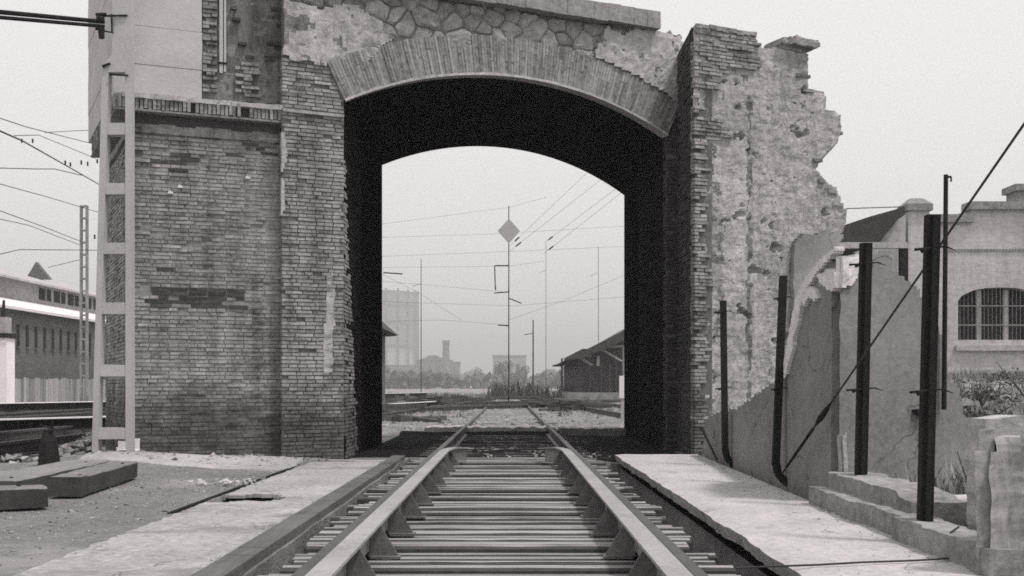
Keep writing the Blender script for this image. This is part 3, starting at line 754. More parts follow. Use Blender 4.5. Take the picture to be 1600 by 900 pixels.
# white torn strip and plaster clots
def leg1_xy(px, py): Yp = 2.70 * F / (px - HX); return (-Yp, 1 + (HY - py) * Yp / F)
strip = [(1229, 582), (1234, 545), (1242, 503), (1250, 466), (1258, 446), (1271, 426), (1286, 408), (1300, 394), (1311, 386), (1312, 392), (1300, 404), (1288, 420), (1276, 436), (1266, 452), (1259, 470), (1252, 505), (1243, 545), (1234, 583)]
rough_panel('torn_edge', (2.69, 0, 0), -Y_, -X_, [leg1_xy(*p) for p in strip], .02, .05, lambda u, v: .03 + .02 * fbm(u * 6, v * 6), MT['white_plaster'], low)
clot = [(1283, 432), (1300, 420), (1312, 424), (1312, 450), (1306, 456), (1290, 444)]
rough_panel('torn_edge', (2.69, 0, 0), -Y_, -X_, [leg1_xy(*p) for p in clot], .02, .05, lambda u, v: .03 + .03 * fbm(u * 9, v * 9), MT['white_plaster'], low)
rough_panel('torn_edge', L0, UL2, NL2, [l2(1313, 402), l2(1345, 398), l2(1344, 412), l2(1336, 432), l2(1326, 447), l2(1313, 450)], .02, .05, lambda u, v: .03 + .03 * fbm(u * 9, v * 9), MT['white_plaster'], low)
rough_panel('torn_edge', (2.69, 0, 0), -Y_, -X_, [leg1_xy(*p) for p in [(1260, 450), (1272, 446), (1284, 462), (1278, 470), (1270, 462), (1262, 478), (1258, 470)]], .02, .05, lambda u, v: .03 + .02 * fbm(u * 9, v * 9), MT['white_plaster'], low)
rough_panel('corner_strip', L0 - UL2 * .02, UL2, NL2, [(.05, .1), (.10, .1), (.09, .5), (.10, .62), (.06, .6)], .02, .05, lambda u, v: .015 + .01 * fbm(u * 6, v * 6), MT['plaster'], low)
MB().frame_box(L0 + UL2 * .92 + NL2 * .03 + Z_ * .76, (UL2 * .95 - Z_ * .28).normalized(), NL2, (Z_ * .95 + UL2 * .28).normalized(), .11, .03, .016, .006).build('iron_cramp', MT['iron'], low)

# plinth at the platform edge, in two tiers
pl = thing('concrete_plinth', 'low stepped concrete plinth along the right platform edge', 'plinth', (2.5, 7.3, 0))
rough_panel('lower_tier', (0, 0, 0), X_, Z_, [(2.385, 5.75), (2.62, 5.75), (2.66, 9.35), (2.45, 9.35)], .05, .35, lambda u, v: .19 + .025 * fbm(u * 3, v * 3) + .01 * fbm(u * 11, v * 11), MT['kerb'], pl, V=Y_)
rough_panel('upper_tier', (0, 0, 0), X_, Z_, [(2.60, 7.35), (2.92, 7.35), (2.92, 9.35), (2.58, 9.35)], .05, .35, lambda u, v: .31 + .03 * fbm(u * 3, v * 3) + .01 * fbm(u * 11, v * 11) - .05 * sst(7.9, 7.35, v), MT['kerb'], pl, V=Y_)
# the big worn block at the right edge of the view
bl = thing('concrete_block', 'large streaked concrete block at the bottom right corner of the picture', 'concrete block', (2.9, 5.9, 0))
rough_panel('block_body', (2.42, 5.78, 0), X_, -Y_, [(0, -.2), (1.5, -.2), (1.5, .74), (.08, .74), (.03, .71), (.0, .62)], .03, .20, lambda u, v: .02 * fbm(u * 1.7, v * 1.7) + .03 * fbm(u * 8, v * 6) - (.03 if fbm(u * 6, v * 5, 3) > .30 else 0) - .04 * sst(.66, .76, v) ** 2,
            material('streaked concrete', .30, .16, .2, 0, 2.2, 12, bump=1, stretch=(1.5, 1.5, .35), rows=.3, light_patch=(3, .60, .16)), bl, back=Vector((.12, .30, 0)), m2=MT['scar'], m2f=lambda u, v: fbm(u * 6, v * 5, 3) > .30 or (v > .66 and fbm(u * 9, v * 9) > .12))
rough_panel('block_cheek', (2.355, 5.80, 0), X_, -Y_, [(0, -.2), (.10, -.2), (.095, .60), (.10, .78), (.03, .77), (.0, .60)], .025, .10, lambda u, v: .02 * fbm(u * 5, v * 4) - .03 * sst(.6, .7, v), MT['kerb'], bl, back=Vector((.05, .12, 0)))
rough_panel('block_ledge', (2.86, 6.9, 0), X_, -Y_, [(0, .1), (1.9, .1), (1.9, .80), (.02, .79)], .05, .30, lambda u, v: .02 * fbm(u * 2, v * 2), MT['plaster'], bl)
pp = solo(MB().bar(W(1452, 786, 8.2), W(1535, 783, 8.2), .052, sides=12), 'pipe', MT['mast_concrete'], 'pale horizontal pipe low behind the rightmost dark post', 'pipe', (3.1, 8.2, 0.15), smooth=True)

# ---------------------------------------------------------------- iron posts with wire hooks
posts = [((1130, 1133), (470, 725), 13.9, .035, True, 'shortest dark iron post, nearest the arch, with a bent foot', [(1.9, .16), (.98, .16)]),
         ((1224, 1212), (431, 752), 11.2, .034, True, 'dark iron post with curled foot standing beside the white torn edge', [(1.86, .13), (.98, .12)]),
         ((1353, 1345), (380, 748), 9.0, .042, False, 'dark post on the upper tier of the plinth, third from the arch', [(1.955, .19), (.98, .19)]),
         ((1457, 1445), (336, 817), 6.95, .040, False, 'dark post farthest right, standing on the lower tier of the plinth by the pipe', [(1.83, .16), (.975, .17)])]
for (pt, pb), (yt, yb), Yp, r_, bent, lab, hooks in posts:
    a, b = W(pt, yt, Yp), W(pb, yb, Yp)
    t = thing('iron_post', lab, 'post', b, 'dark iron posts along the right platform edge')
    mb = MB()
    if bent:
        b1 = b + Z_ * .16; mb.frame_box((a + b1) / 2, X_, Y_, (a - b1).normalized(), r_, r_, (a - b1).length / 2)
        pts = [b1 + Z_ * .03, b + Z_ * .08 + X_ * .02, b + Z_ * .02 + X_ * .07, b + X_ * .11 - Z_ * .02]
        for p, q in zip(pts[:-1], pts[1:]): mb.bar(p, q, r_ * 1.25, r_ * 1.2, sides=8)
    else:
        n = 10
        for i in range(n):
            p, q = b.lerp(a, i / n), b.lerp(a, (i + 1) / n); rr = r_ * (1 + .06 * noise.noise(Vector((i, Yp, 0))))
            mb.frame_box((p + q) / 2 + X_ * .003 * noise.noise(Vector((i * 3, Yp, 2))), X_, Y_, (q - p).normalized(), rr, rr * .8, (q - p).length / 2)
        mb.frame_box((a + b) / 2 - Y_ * .03 * 1.3, X_, Y_, (a - b).normalized(), r_ * .35, r_ * .5, (a - b).length / 2 * .995)
    mb.build('shaft', MT['iron'], t)
    for (hz, hw) in hooks:
        x = b.x + (a.x - b.x) * (hz - b.z) / (a.z - b.z)
        m2 = MB(); m2.bar((x - hw * .75, Yp - .05, hz - .01), (x + hw * .45, Yp - .05, hz + .01), .009, .005, 5)
        m2.bar((x + hw * .4, Yp - .05, hz + .01), (x + hw * .75, Yp - .06, hz - .015), .007, .002, 5); m2.bar((x - hw * .5, Yp - .05, hz - .02), (x - hw * .2, Yp - .05, hz + .0), .016, .008, 5)
        m2.build('wire_hook', MT['iron'], t)
solo(MB().bar(W(1478, 273, 9.9), W(1475, 640, 9.9), .019, .021, 8).bar(W(1478, 277, 9.9), W(1486, 276, 9.9), .01, .01, 5).bar(W(1486, 276, 9.9), W(1486, 284, 9.9), .008, .008, 5), 'thin_pole', MT['iron'], 'slender dark pole with a small hook on top, behind the tall right post', 'pole', W(1475, 640, 9.9))
# guy wire with its insulator
gw = thing('guy_wire', 'slanting guy wire with a dark insulator, anchored at the curled post foot', 'wire', W(1220, 738, 11.1))
ga = W(1222, 740, 10.6); gb = W(1620, 165, 6.3)
MB().bar(ga, gb, .009, .008, 5).build('strand', MT['wire'], gw)
f_ = lambda t: ga.lerp(gb, t)
MB().bar(f_(.20), f_(.232), .006, .028, 8).bar(f_(.232), f_(.262), .028, .022, 8).bar(f_(.262), f_(.29), .022, .006, 8).build('insulator', MT['iron'], gw)
MB().bar(f_(.03), f_(.19), .013, .013, 6).build('turnbuckle', MT['iron'], gw)
solo(MB().bar(W(1096, 668, 14.6), W(1120, 718, 14.2), .018, .012, 6), 'leaning_bar', MT['iron'], 'short iron bar leaning at the foot of the brick corner, right of the arch', 'bar', W(1120, 718, 14.2))
cable = [W(1150, 881, 5.95), W(1200, 882, 6.0), W(1280, 880, 6.06), W(1350, 875, 6.15), W(1420, 868, 6.2), W(1462, 862, 6.25)]
cable = [Vector((p.x, p.y, .062)) for p in cable] + [Vector((2.40, 6.25, .07)), Vector((2.415, 6.3, .20)), Vector((2.50, 6.4, .22))]
solo(MB().tube(cable, .006, 5), 'loose_cable', MT['wire'], 'thin loose cable lying across the platform near the camera', 'cable', (1.9, 6, .06))

# ---------------------------------------------------------------- concrete mast left with its arm
mast = thing('concrete_mast', 'ladder-like pale concrete mast in front of the brick pier corner', 'mast', W(178, 715, 14.45))
YM = 14.45
def leg(ptop, pbot, w0, w1, name='leg'):
    a = W(*pbot, YM); b = W(*ptop, YM); h0 = w0 * YM / F / 2; h1 = w1 * YM / F / 2
    vs = []
    for p, h in ((a, h0), (b, h1)):
        for dx, dy in ((-1, -1), (1, -1), (1, 1), (-1, 1)): vs.append(p + X_ * h * dx + Y_ * .07 * dy)
    MB().add(vs, [(0, 3, 2, 1), (4, 5, 6, 7), (0, 1, 5, 4), (1, 2, 6, 5), (2, 3, 7, 6), (3, 0, 4, 7)]).build(name, MT['mast_concrete'], mast)
leg((167.5, 110), (150.5, 722), 9, 10); leg((203, 110), (203.5, 722), 9, 9)
for yb in (203, 296, 389, 482, 579, 677):
    t = (yb - 110) / 612; xl = 167.5 - 17 * t; xr = 203
    p = W((xl + xr) / 2, yb, YM)
    MB().box(p.x - (xr - xl) / 2 * YM / F, p.x + (xr - xl) / 2 * YM / F, YM - .062, YM + .062, p.z - .072, p.z + .072, .004).build('batten', MT['mast_concrete'], mast)
p0, p1 = W(163, 115, YM), W(207.5, 98, YM)
MB().extrude((0, YM, 0), X_, Z_, Y_, [(W(163, 0, YM).x, p0.z), (p1.x, p0.z), (p1.x, 8.2), (W(179, 0, YM).x, 8.2), (W(178, 0, YM).x, p1.z + .10), (W(173, 0, YM).x, p1.z + .03), (W(165, 0, YM).x, p1.z - .03)], -.068, .068).build('solid_head', MT['mast_concrete'], mast)
arm = thing('catenary_arm', 'dark horizontal steel arm clamped to the concrete mast, reaching out left', 'arm', W(160, 37, YM - .12))
a1, a2 = W(163, 37, YM - .12), W(-60, 17, YM - .12)
MB().bar(a1 + Z_ * .022, a2 + Z_ * .03, .026, .032, 8).bar(a1 - Z_ * .034, a2 - Z_ * .04, .022, .026, 8).build('tube', MT['iron'], arm)
MB().bar(W(150, 23, YM - .12), W(166, 22, YM - .12), .025, .02, 6).bar(W(152, 30, YM - .14), W(162, 31, YM - .14), .045, .04, 8).bar(W(158, 44, YM - .12), W(159, 60, YM - .12), .04, .035, 8).bar(W(150, 44, YM - .12), W(163, 45, YM - .12), .03, .02, 6).build('clamp', MT['iron'], arm)
MB().bar(W(160, 25, YM - .1), W(199, 24, YM - .08), .015, .012, 6).bar(W(174, 22, YM - .1), W(175, 50, YM - .09), .012, .010, 6).bar(W(160, 48, YM - .1), W(177, 51, YM - .09), .012, .01, 6).build('tie_rod', MT['iron'], arm)
MB().bar(W(160, 104, YM - .09), W(172, 99, YM - .09), .02, .015, 6).bar(W(171, 116, YM - .09), W(200, 118, YM - .09), .015, .013, 6).build('tie_rod', MT['iron'], arm)
solo(rough_panel('x', W(177, 716, 14.75), X_, -Y_, [(0, 0), (.33, 0), (.335, .22), (.30, .25), (.12, .22), (.06, .23)], .025, .03, lambda u, v: -v * .25, None, mb_only=True), 'white_board', MT['white'],
     'small white board leaning at the foot of the concrete mast', 'board', W(195, 716, 14.75))

# ---------------------------------------------------------------- timbers on the left
def beam(p0, p1, w, z0, z1, lab, seedv):
    random.seed(seedv)
    p0 = Vector((*p0, 0)); p1 = Vector((*p1, 0)); d = (p1 - p0); L = d.length; d.normalize(); s = Vector((d.y, -d.x, 0))
    root = thing('timber_beam', lab, 'timber beam', ((p0.x + p1.x) / 2, (p0.y + p1.y) / 2, z0), 'heavy timber beams lying left of the track')
    vs = []; fs = []; n = 12
    for i in range(n + 1):
        c = p0 + d * L * i / n
        e = .01 if 0 < i < n else .02
        for (a, z) in ((-.5, z0), (.5, z0), (.5, z1 - .012), (.47, z1), (-.47, z1), (-.5, z1 - .012)):
            vs.append(c + s * w * a + Z_ * z + Vector((random.uniform(-e, e) * .6, random.uniform(-e, e) * .6, random.uniform(-e, e) * .4)))
    for i in range(n):
        for q in range(6): fs.append((i * 6 + q, i * 6 + (q + 1) % 6, (i + 1) * 6 + (q + 1) % 6, (i + 1) * 6 + q))
    fs += [tuple(range(6)), tuple(n * 6 + q for q in range(5, -1, -1))]
    tb = MB().add(vs, fs).build('timber', MT['beam_top'], root); tb.data.materials.append(MT['timber_shade'])
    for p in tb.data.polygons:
        if abs(p.normal.z) < .5: p.material_index = 1  # sides take the darker copy, shade painted by face direction
    for k in (.12, .86):
        MB().bar(p0 + d * L * k + Z_ * (z1 - .03) + s * w * .2, p0 + d * L * k + Z_ * (z1 + .008) + s * w * .2, .016, .016, 8).build('bolt', MT['iron'], root)
beam((-3.99, 10.35), (-4.18, 12.5), .30, .015, .185, 'right timber of the left group, dark end towards the camera', 3)
beam((-4.62, 10.15), (-4.75, 13.0), .52, .02, .17, 'flat wide timber at the left edge behind the nearest one', 4)
beam((-3.85, 9.55), (-5.2, 8.75), .34, .01, .18, 'nearest weathered timber block at the left picture edge', 5)
random.seed(21)
# dark cone-footed point indicator
ci = thing('point_indicator', 'small dark cone-shaped point indicator beside the stacked rails at left', 'point indicator', W(75, 727, 13.9))
MB().bar(W(77, 727, 13.9), W(76, 690, 13.9), .13, .10, 10).bar(W(76, 690, 13.9), W(74, 672, 13.9), .10, .045, 10).build('body', MT['iron'], ci, smooth=False)
MB().bar(W(82, 676, 13.85), W(82, 655, 13.85), .014, .01, 6).bar(W(62, 664, 13.85), W(80, 668, 13.85), .012, .012, 6).build('rod', MT['iron'], ci)
# rubble heap near it
def rock(mb, c, r, seed):
    rnd = random.Random(seed); vs = []
    from mathutils import Euler
    e = Euler((rnd.random() * 6, rnd.random() * 6, rnd.random() * 6)).to_matrix()
    base = [(1, 0, 0), (-1, 0, 0), (0, 1, 0), (0, -1, 0), (0, 0, 1), (0, 0, -.6)]
    for b in base:
        q_ = e @ (Vector([q * r * rnd.uniform(.5, 1.2) for q in b]) + Vector([rnd.uniform(-.35, .35) * r for _ in range(3)])); q_.z *= .6; vs.append(Vector(c) + q_)
    mb.add(vs, [(0, 2, 4), (2, 1, 4), (1, 3, 4), (3, 0, 4), (2, 0, 5), (1, 2, 5), (3, 1, 5), (0, 3, 5)])
mb = MB()
for i in range(260):
    t = random.random(); px = 92 + 58 * t; h = 8 + 20 * t
    yy = random.uniform(15.2, 16.4); p = W(px + random.uniform(-4, 4), 712, yy)
    rock(mb, (p.x, yy, max(0, .02 + random.random() * (.10 + .25 * t))), random.uniform(.03, .10), i)
o = mb.build('rubble_heap', MT['stone'], kind='stuff'); o['label'] = 'heap of broken rubble left of the mast foot'; o['category'] = 'rubble'

# loose stones over the ground
mb = MB()
def scatter(n, fx, r0, r1, seed0):
    for i in range(n):
        x, y = fx(); r = random.uniform(r0, r1) * (1 + (random.random() < .06) * 1.0)
        rock(mb, (x, y, ground_z(x, y) + r * .15), r, seed0 + i)
scatter(2600, lambda: (random.uniform(-6.2, -2.75), random.uniform(6.5, 15)), .006, .018, 0)
scatter(700, lambda: (random.uniform(-5.2, -2.4), random.uniform(14.2, 15.4)), .01, .04, 5000)
scatter(9500, lambda: (random.uniform(-5, 6), 24.5 + 32 * random.random() ** 1.5), .025, .065, 9000)
scatter(1500, lambda: (random.uniform(-14, -5), random.uniform(15, 34)), .02, .07, 15000)
scatter(500, lambda: (random.uniform(-1.3, 1.5), random.uniform(16.3, 23)), .02, .045, 18000)
scatter(900, lambda: (random.uniform(4.5, 9), random.uniform(11, 20)), .02, .09, 22000)
o = mb.build('loose_stones', MT['gravel'], kind='stuff'); o['label'] = 'loose gravel and small stones over the yard'; o['category'] = 'gravel'
mb = MB()
for i in range(46):
    rock(mb, (-2.62 + random.gauss(0, .2) - .25, 11.9 + random.gauss(0, .22), .02), random.uniform(.015, .05), 300 + i)
for i in range(60):
    rock(mb, (-1.62 + random.gauss(0, .03), random.uniform(4.5, 11), .03), random.uniform(.006, .02), 700 + i)
for i in range(160):
    y_ = random.uniform(6.2, 15); rock(mb, (2.42 + (y_ - 6) * .022 - abs(random.gauss(0, .12)), y_, .055), random.uniform(.004, .016), 900 + i)
for i in range(120):
    rock(mb, (random.uniform(1.55, 2.4), random.uniform(5.5, 15), .055), random.uniform(.003, .010), 1200 + i)
for i in range(140):
    rock(mb, (random.uniform(-2.6, -1.65), random.uniform(5, 15), .03), random.uniform(.003, .012), 1500 + i)
o = mb.build('mortar_crumbs', MT['plaster'], kind='stuff'); o['label'] = 'crumbs of mortar along the paving edge'; o['category'] = 'rubble'

# ---------------------------------------------------------------- left sidings
def siding(xs, y0, y1, lab, z=.05, raised=.0, sl=True, slope=0.0):
    t = thing('siding_track', lab, 'railway track', (xs[0], y0, 0), 'sidings on the left of the pier')
    for x in xs:
        rail_profile(MB(), x, y0, y1, z + raised, 1.15, pts=[(x + slope * (y - y0), y) for y in (y0, (y0 + y1) / 2, y1)]).build('rail', MT['rail'], t)
    y = y0 + .3; k = 0
    while y < min(y1, y0 + 26) and k < 60:
        xx = (xs[0] + xs[-1]) / 2 + slope * (y - y0)
        MB().box(xx - 1.3, xx + 1.3, y, y + .24, -.05, z + raised + .005, .015).build('sleeper', MT['old_timber'], t); y += .7; k += 1
siding((-8.6, -6.95), 15, 110, 'nearest siding left of the pier, with dark rails over pale gravel', .03)
siding((-13.2, -11.5), 24, 130, 'middle siding left of the pier, in front of the plank fence', .10)
siding((-18.6, -16.9), 34, 130, 'farthest siding, close to the plank fence of the factory', .05)
# pale girders stacked on blocks
def stack(p0, p1, z, lab):
    t = thing('steel_girder', lab, 'girder', (p0[0], p0[1], 0), 'long girders laid on blocks in the left yard')
    a = Vector((*p0, z)); b = Vector((*p1, z)); d = (b - a).normalized(); s = Vector((d.y, -d.x, 0))
    MB().frame_box((a + b) / 2 + Z_ * .11, d, s, Z_, (b - a).length / 2, .10, .012).build('top_flange', MT['white'], t)  # white flange over dark web: the lit top is put into the colour
    MB().frame_box((a + b) / 2 - Z_ * .0, d, s, Z_, (b - a).length / 2, .012, .10).frame_box((a + b) / 2 - Z_ * .11, d, s, Z_, (b - a).length / 2, .10, .012).build('web', MT['iron'], t)
    n = 5
    for i in range(n):
        c = a.lerp(b, (i + .5) / n); MB().box(c.x - .3, c.x + .3, c.y - .2, c.y + .2, -.05, z - .125, .02).build('support_block', MT['old_timber'], t)
stack((-15.2, 33), (-9.7, 47), .40, 'upper pale girder on dark blocks near the plank fence')
stack((-9.9, 20.5), (-5.9, 27), .28, 'pale girder on dark blocks behind the point indicator')
stack((-10.8, 60), (-6.4, 90), .42, 'distant pale girder seen low through the arch at left')
stack((-5.6, 40), (-3.2, 52), .22, 'short girder on blocks seen through the arch near the left jamb')
for (px, py, Y, w, h, m, lab) in ((18, 668, 26, 1.6, .25, 'white', 'white slab lying in the left yard at the picture edge'), (100, 655, 30, 3.0, .22, 'plaster', 'pale heap of ballast between the girders at left'),
                                  (30, 722, 15.2, 1.6, .16, 'plaster', 'pale rubble bank behind the wide timber at left')):
    p = W(px, py, Y)
    mb = MB(); n = 20
    for k in range(50): rock(mb, (p.x + random.gauss(0, w / 3), Y + random.gauss(0, .4), random.random() * h * .6), random.uniform(.08, .2) * (1 if Y > 20 else .5), k + int(px) * 7)
    solo(mb, 'ballast_heap', MT[m], lab, 'ballast heap', (p.x, Y, 0))['kind'] = 'stuff'

# ---------------------------------------------------------------- factory at far left
fac = thing('factory', 'long dark brick factory with slit vents and white lower roof, far left', 'factory', (-25, 64, 0))
XF = -25.0
MB().box(-45, XF, 44, 96, -.2, 4.95).build('wall', MT['far_brick'], fac)
for i in range(14):
    y = 56.4 + 1.12 * i
    s = MB().box(XF - .02, XF + .05, y - .13, y + .13, 3.05, 4.15).build('vent', MT['dark'], fac)
    MB().box(XF + .002, XF + .12, y - .2, y + .2, 2.96, 3.045).build('sill', MT['far_brick'], s)
MB().add([(XF + .4, 43.5, 4.98), (XF + .4, 97, 4.98), (-31, 97, 6.45), (-31, 43.5, 6.45), (XF + .4, 43.5, 4.84), (XF + .4, 97, 4.84), (-31, 97, 6.3), (-31, 43.5, 6.3)], [(0, 1, 2, 3), (7, 6, 5, 4), (0, 4, 5, 1), (3, 2, 6, 7), (0, 3, 7, 4), (1, 5, 6, 2)]).build('lower_roof', MT['roof_white'], fac)
MB().box(-43, -31, 44, 96, 4.96, 7.75).build('clerestory', MT['far_wall'], fac)
for i in range(9):
    y = 76 + 2.5 * i
    w_ = MB().box(-31.02, -30.94, y, y + 1.9, 6.75, 7.5).build('window', MT['dark'], fac)
    MB().box(-30.96, -30.9, y + .9, y + 1.0, 6.75, 7.5).build('mullion', MT['far_wall'], w_)
MB().add([(-30.3, 43, 7.72), (-30.3, 97, 7.72), (-37, 97, 9.6), (-37, 43, 9.6), (-43.7, 43, 7.72), (-43.7, 97, 7.72), (-30.3, 43, 7.58), (-30.3, 97, 7.58)], [(0, 1, 2, 3), (3, 2, 5, 4), (0, 6, 7, 1)]).build('upper_roof', MT['plaster'], fac)
g0 = W(56, 409, 84); 
MB().add([W(40, 436, 84), W(78, 436, 84), g0, W(40, 436, 84) + Y_ * .5, W(78, 436, 84) + Y_ * .5, g0 + Y_ * .5], [(0, 1, 2), (3, 5, 4), (0, 2, 5, 3), (1, 4, 5, 2), (0, 3, 4, 1)]).build('roof_gable', MT['far_brick'], fac)
fence = thing('plank_fence', 'grey plank fence below the dark factory wall at far left', 'fence', (-24.2, 60, 0))
for i in range(70):
    y = 52 + .34 * i; h = 1.42 + random.uniform(-.06, .06)
    MB().box(-24.22 + random.uniform(-.02, .02), -24.18, y, y + .31, 0, h).build('plank', MT['plank'], fence)
for z in (.4, 1.1): MB().box(-24.30, -24.245, 52, 76, z, z + .1).build('fence_rail', MT['plank'], fence)
wp = thing('white_gate_pillar', 'bright white pillar with a dark cap at the left picture edge', 'pillar', (-21.9, 50, 0))
p = W(-12, 0, 50); q = W(17, 0, 50)
MB().box(p.x, q.x, 49.6, 50.4, -.1, 3.1).build('shaft', MT['white'], wp)
MB().box(p.x - .05, q.x + .08, 49.5, 50.5, 3.1, 3.3).build('cap', MT['iron'], wp)
MB().box(p.x, q.x - .1, 49.7, 50.3, 3.3, 4.0).build('finial', MT['far_wall'], wp); MB().bar((W(5, 0, 50).x, 50, 4.0), (W(6, 0, 50).x, 50, 4.75), .10, .05, 6).build('spike', MT['iron'], wp)
# lattice mast
def lattice(px0, px1, pyt, pyb, Y, lab, m='mast_concrete'):
    pa, pb = W(px0, pyb, Y), W(px1, pyb, Y); z1 = W(0, pyt, Y).z
    t = thing('lattice_mast', lab, 'mast', ((pa.x + pb.x) / 2, Y, 0))
    w = (pb.x - pa.x)
    for x in (pa.x, pb.x): MB().box(x - w * .16, x + w * .16, Y - .08, Y + .08, -.2, z1).build('leg', MT[m], t)
    n = int(z1 / (w * 2.0))
    for i in range(n + 1):
        z = z1 * i / n; MB().box(pa.x + w * .16, pb.x - w * .16, Y - .07, Y + .07, z - w * .3, z).build('batten', MT[m], t)
    return t
lattice(127, 136, 321, 630, 47, 'slim distant lattice mast seen just left of the concrete ladder mast', 'kerb')

# wires upper left
def wire(pts, r=.012, lab='', name='overhead_wire', grp='overhead wires'):
    return solo(MB().tube([W(*p) for p in pts], r, 4), name, MT['wire'], lab, 'wire', W(*pts[0]), grp)
wire([(-20, 178, 30), (40, 198, 36), (75, 207, 42), (158, 228, 48)], .014, 'topmost wire at left, sagging down to the ladder mast')
wire([(-20, 196, 22), (35, 220, 27), (95, 254, 34), (158, 290, 44)], .020, 'thickest slanting wire at left')
wire([(-20, 262, 40), (55, 264, 42), (85, 264, 44), (128, 274, 48)], .016, 'nearly level wire left, with a slight knee')
wire([(-20, 282, 34), (75, 308, 42), (158, 333, 50)], .013, 'slanting wire left below the level one')
wire([(-20, 322, 32), (70, 355, 40), (128, 378, 47)], .013, 'wire ending at the lattice mast')
wire([(-20, 338, 34), (45, 352, 40), (128, 384, 50)], .012, 'lower wire ending at the lattice mast')
wire([(-20, 402, 40), (30, 390, 42), (158, 391, 48)], .014, 'low level wire crossing behind the lattice mast')
wire([(75, 418, 60), (128, 405, 48)], .014, 'short wire from the factory gable to the lattice mast')
wire([(22, 212, 34), (60, 211, 38), (102, 228, 42), (150, 248, 46)], .012, 'thin wire with small insulators near the ladder mast')
wire([(70, 207, 42), (144, 203, 47)], .012, 'short level wire to the hanger rod near the ladder mast')
def insul(px, py, Y, s, lab, vert=True):
    a = W(px, py - 4 * s, Y); b = W(px, py + 4 * s, Y); mb = MB(); r_ = 1.6 * s * Y / F
    for k in range(4):
        c = a.lerp(b, (k + .5) / 4); mb.bar(c - Z_ * .02 * s, c + Z_ * .03 * s, r_ * 1.25, r_ * .6, 8)
    mb.bar(a, b, r_ * .4, r_ * .4, 5)
    solo(mb, 'insulator', MT['iron'], lab, 'insulator', b, 'insulators on the overhead wires')
insul(144.5, 205, 47, .6, 'insulator at the top of the hanger rod left of the ladder mast')
solo(MB().bar(W(144.5, 207, 47), W(144, 247, 47), .016, .016, 5), 'hanger_rod', MT['wire'], 'thin vertical rod hanging between two wires left of the ladder mast', 'rod', W(144, 247, 47))
for k, (px, py) in enumerate(((34, 220), (51, 220), (102, 254), (110, 257), (127, 254), (137, 256), (152, 252), (148, 370))):
    insul(px, py, 38, .8, 'small insulator, number %s from the left along the wires left of the ladder mast' % ('one two three four five six seven eight'.split()[k]))

# ---------------------------------------------------------------- yard beyond the arch
st = thing('signal_mast', 'slim mast with a diamond sign in the haze beyond the arch', 'mast', (0, 60, 0))
MB().bar((0, 60, 0), (0, 60, 10.4), .035, .025, 8).build('pole', MT['iron'], st)
dc = W(795, 361, 59.9)
MB().extrude(dc, X_, Z_, Y_, [(0, -.65), (.58, 0), (0, .65), (-.58, 0)], -.015, .015).build('diamond_sign', material('diamond sign paint', .38, .05, .05, 0, 1, 4, bump=0), st)
for (a, b) in (((772, 458), (795, 456)), ((795, 466), (815, 474)), ((778, 508), (795, 509)), ((773, 415), (795, 415)), ((773, 415), (774, 452))):
    MB().bar(W(*a, 60), W(*b, 60), .03, .03, 5).build('bracket_arm', MT['iron'], st)
insul(795, 452, 59.8, .7, 'insulator at the middle bracket of the signal mast'); insul(774, 450, 60, .8, 'insulator hanging left of the signal mast')
hid = thing('rear_mast', 'steel mast standing behind the brick corner right of the arch', 'mast', (4.72, 28.5, 0))
MB().bar((4.72, 28.5, 0), (4.72, 28.5, 9.2), .09, .07, 8).build('pole', MT['iron'], hid)
MB().bar((4.72, 28.5, 9.0), (3.6, 28.5, 8.6), .03, .03, 6).build('bracket_arm', MT['iron'], hid)
labs = ['steep wire rising right from the diamond sign, upper of the close pair', 'steep wire rising right from just below the diamond sign', 'steep wire further right in the arch opening, upper one', 'steep wire further right in the arch opening, lower one']
for k, (a, b) in enumerate((((797, 384), (930, 258)), ((797, 392), (955, 268)), ((850, 380), (975, 285)), ((850, 396), (985, 290)))):
    aa = W(*a, 60); bb = W(*b, 60); 
    # the wires climb towards the viewer, to the rear mast
    t0 = Vector((b[0], b[1])) ; e = W(b[0], b[1], 34)
    solo(MB().bar(aa, e, .008, .005, 4), 'overhead_wire', MT['wire'], labs[k], 'wire', aa, 'overhead wires')
    c0 = aa.lerp(e, .10); c1 = aa.lerp(e, .17)
    solo(MB().bar(c0, c1, .035, .035, 6), 'insulator', MT['iron'], 'insulator on the ' + labs[k], 'insulator', c0, 'insulators on the overhead wires')
for k, (pts, lab) in enumerate(((((560, 355), (795, 324), (855, 308)), 'faint wire slanting up to the top of the diamond mast'), (((560, 402), (795, 393), (1000, 384)), 'faint level wire crossing just under the diamond sign'),
        (((580, 418), (795, 416), (850, 408)), 'faint wire at the upper bracket of the diamond mast'), (((580, 438), (700, 448), (795, 457)), 'faint wire reaching the middle bracket from the left'),
        (((795, 500), (880, 470), (1000, 420)), 'faint wire climbing right towards the jamb'), (((560, 470), (800, 478), (1000, 462)), 'faint wire passing low behind the diamond mast'), (((560, 372), (760, 366), (1000, 352)), 'very faint wire at the height of the diamond sign'), (((590, 425), (650, 455), (720, 500)), 'faint wire descending from the left jamb'), (((600, 502), (690, 500), (795, 508)), 'faint low wire reaching the lowest bracket from the left'))):
    wire([(a, b, 110) for a, b in pts], .010, lab)
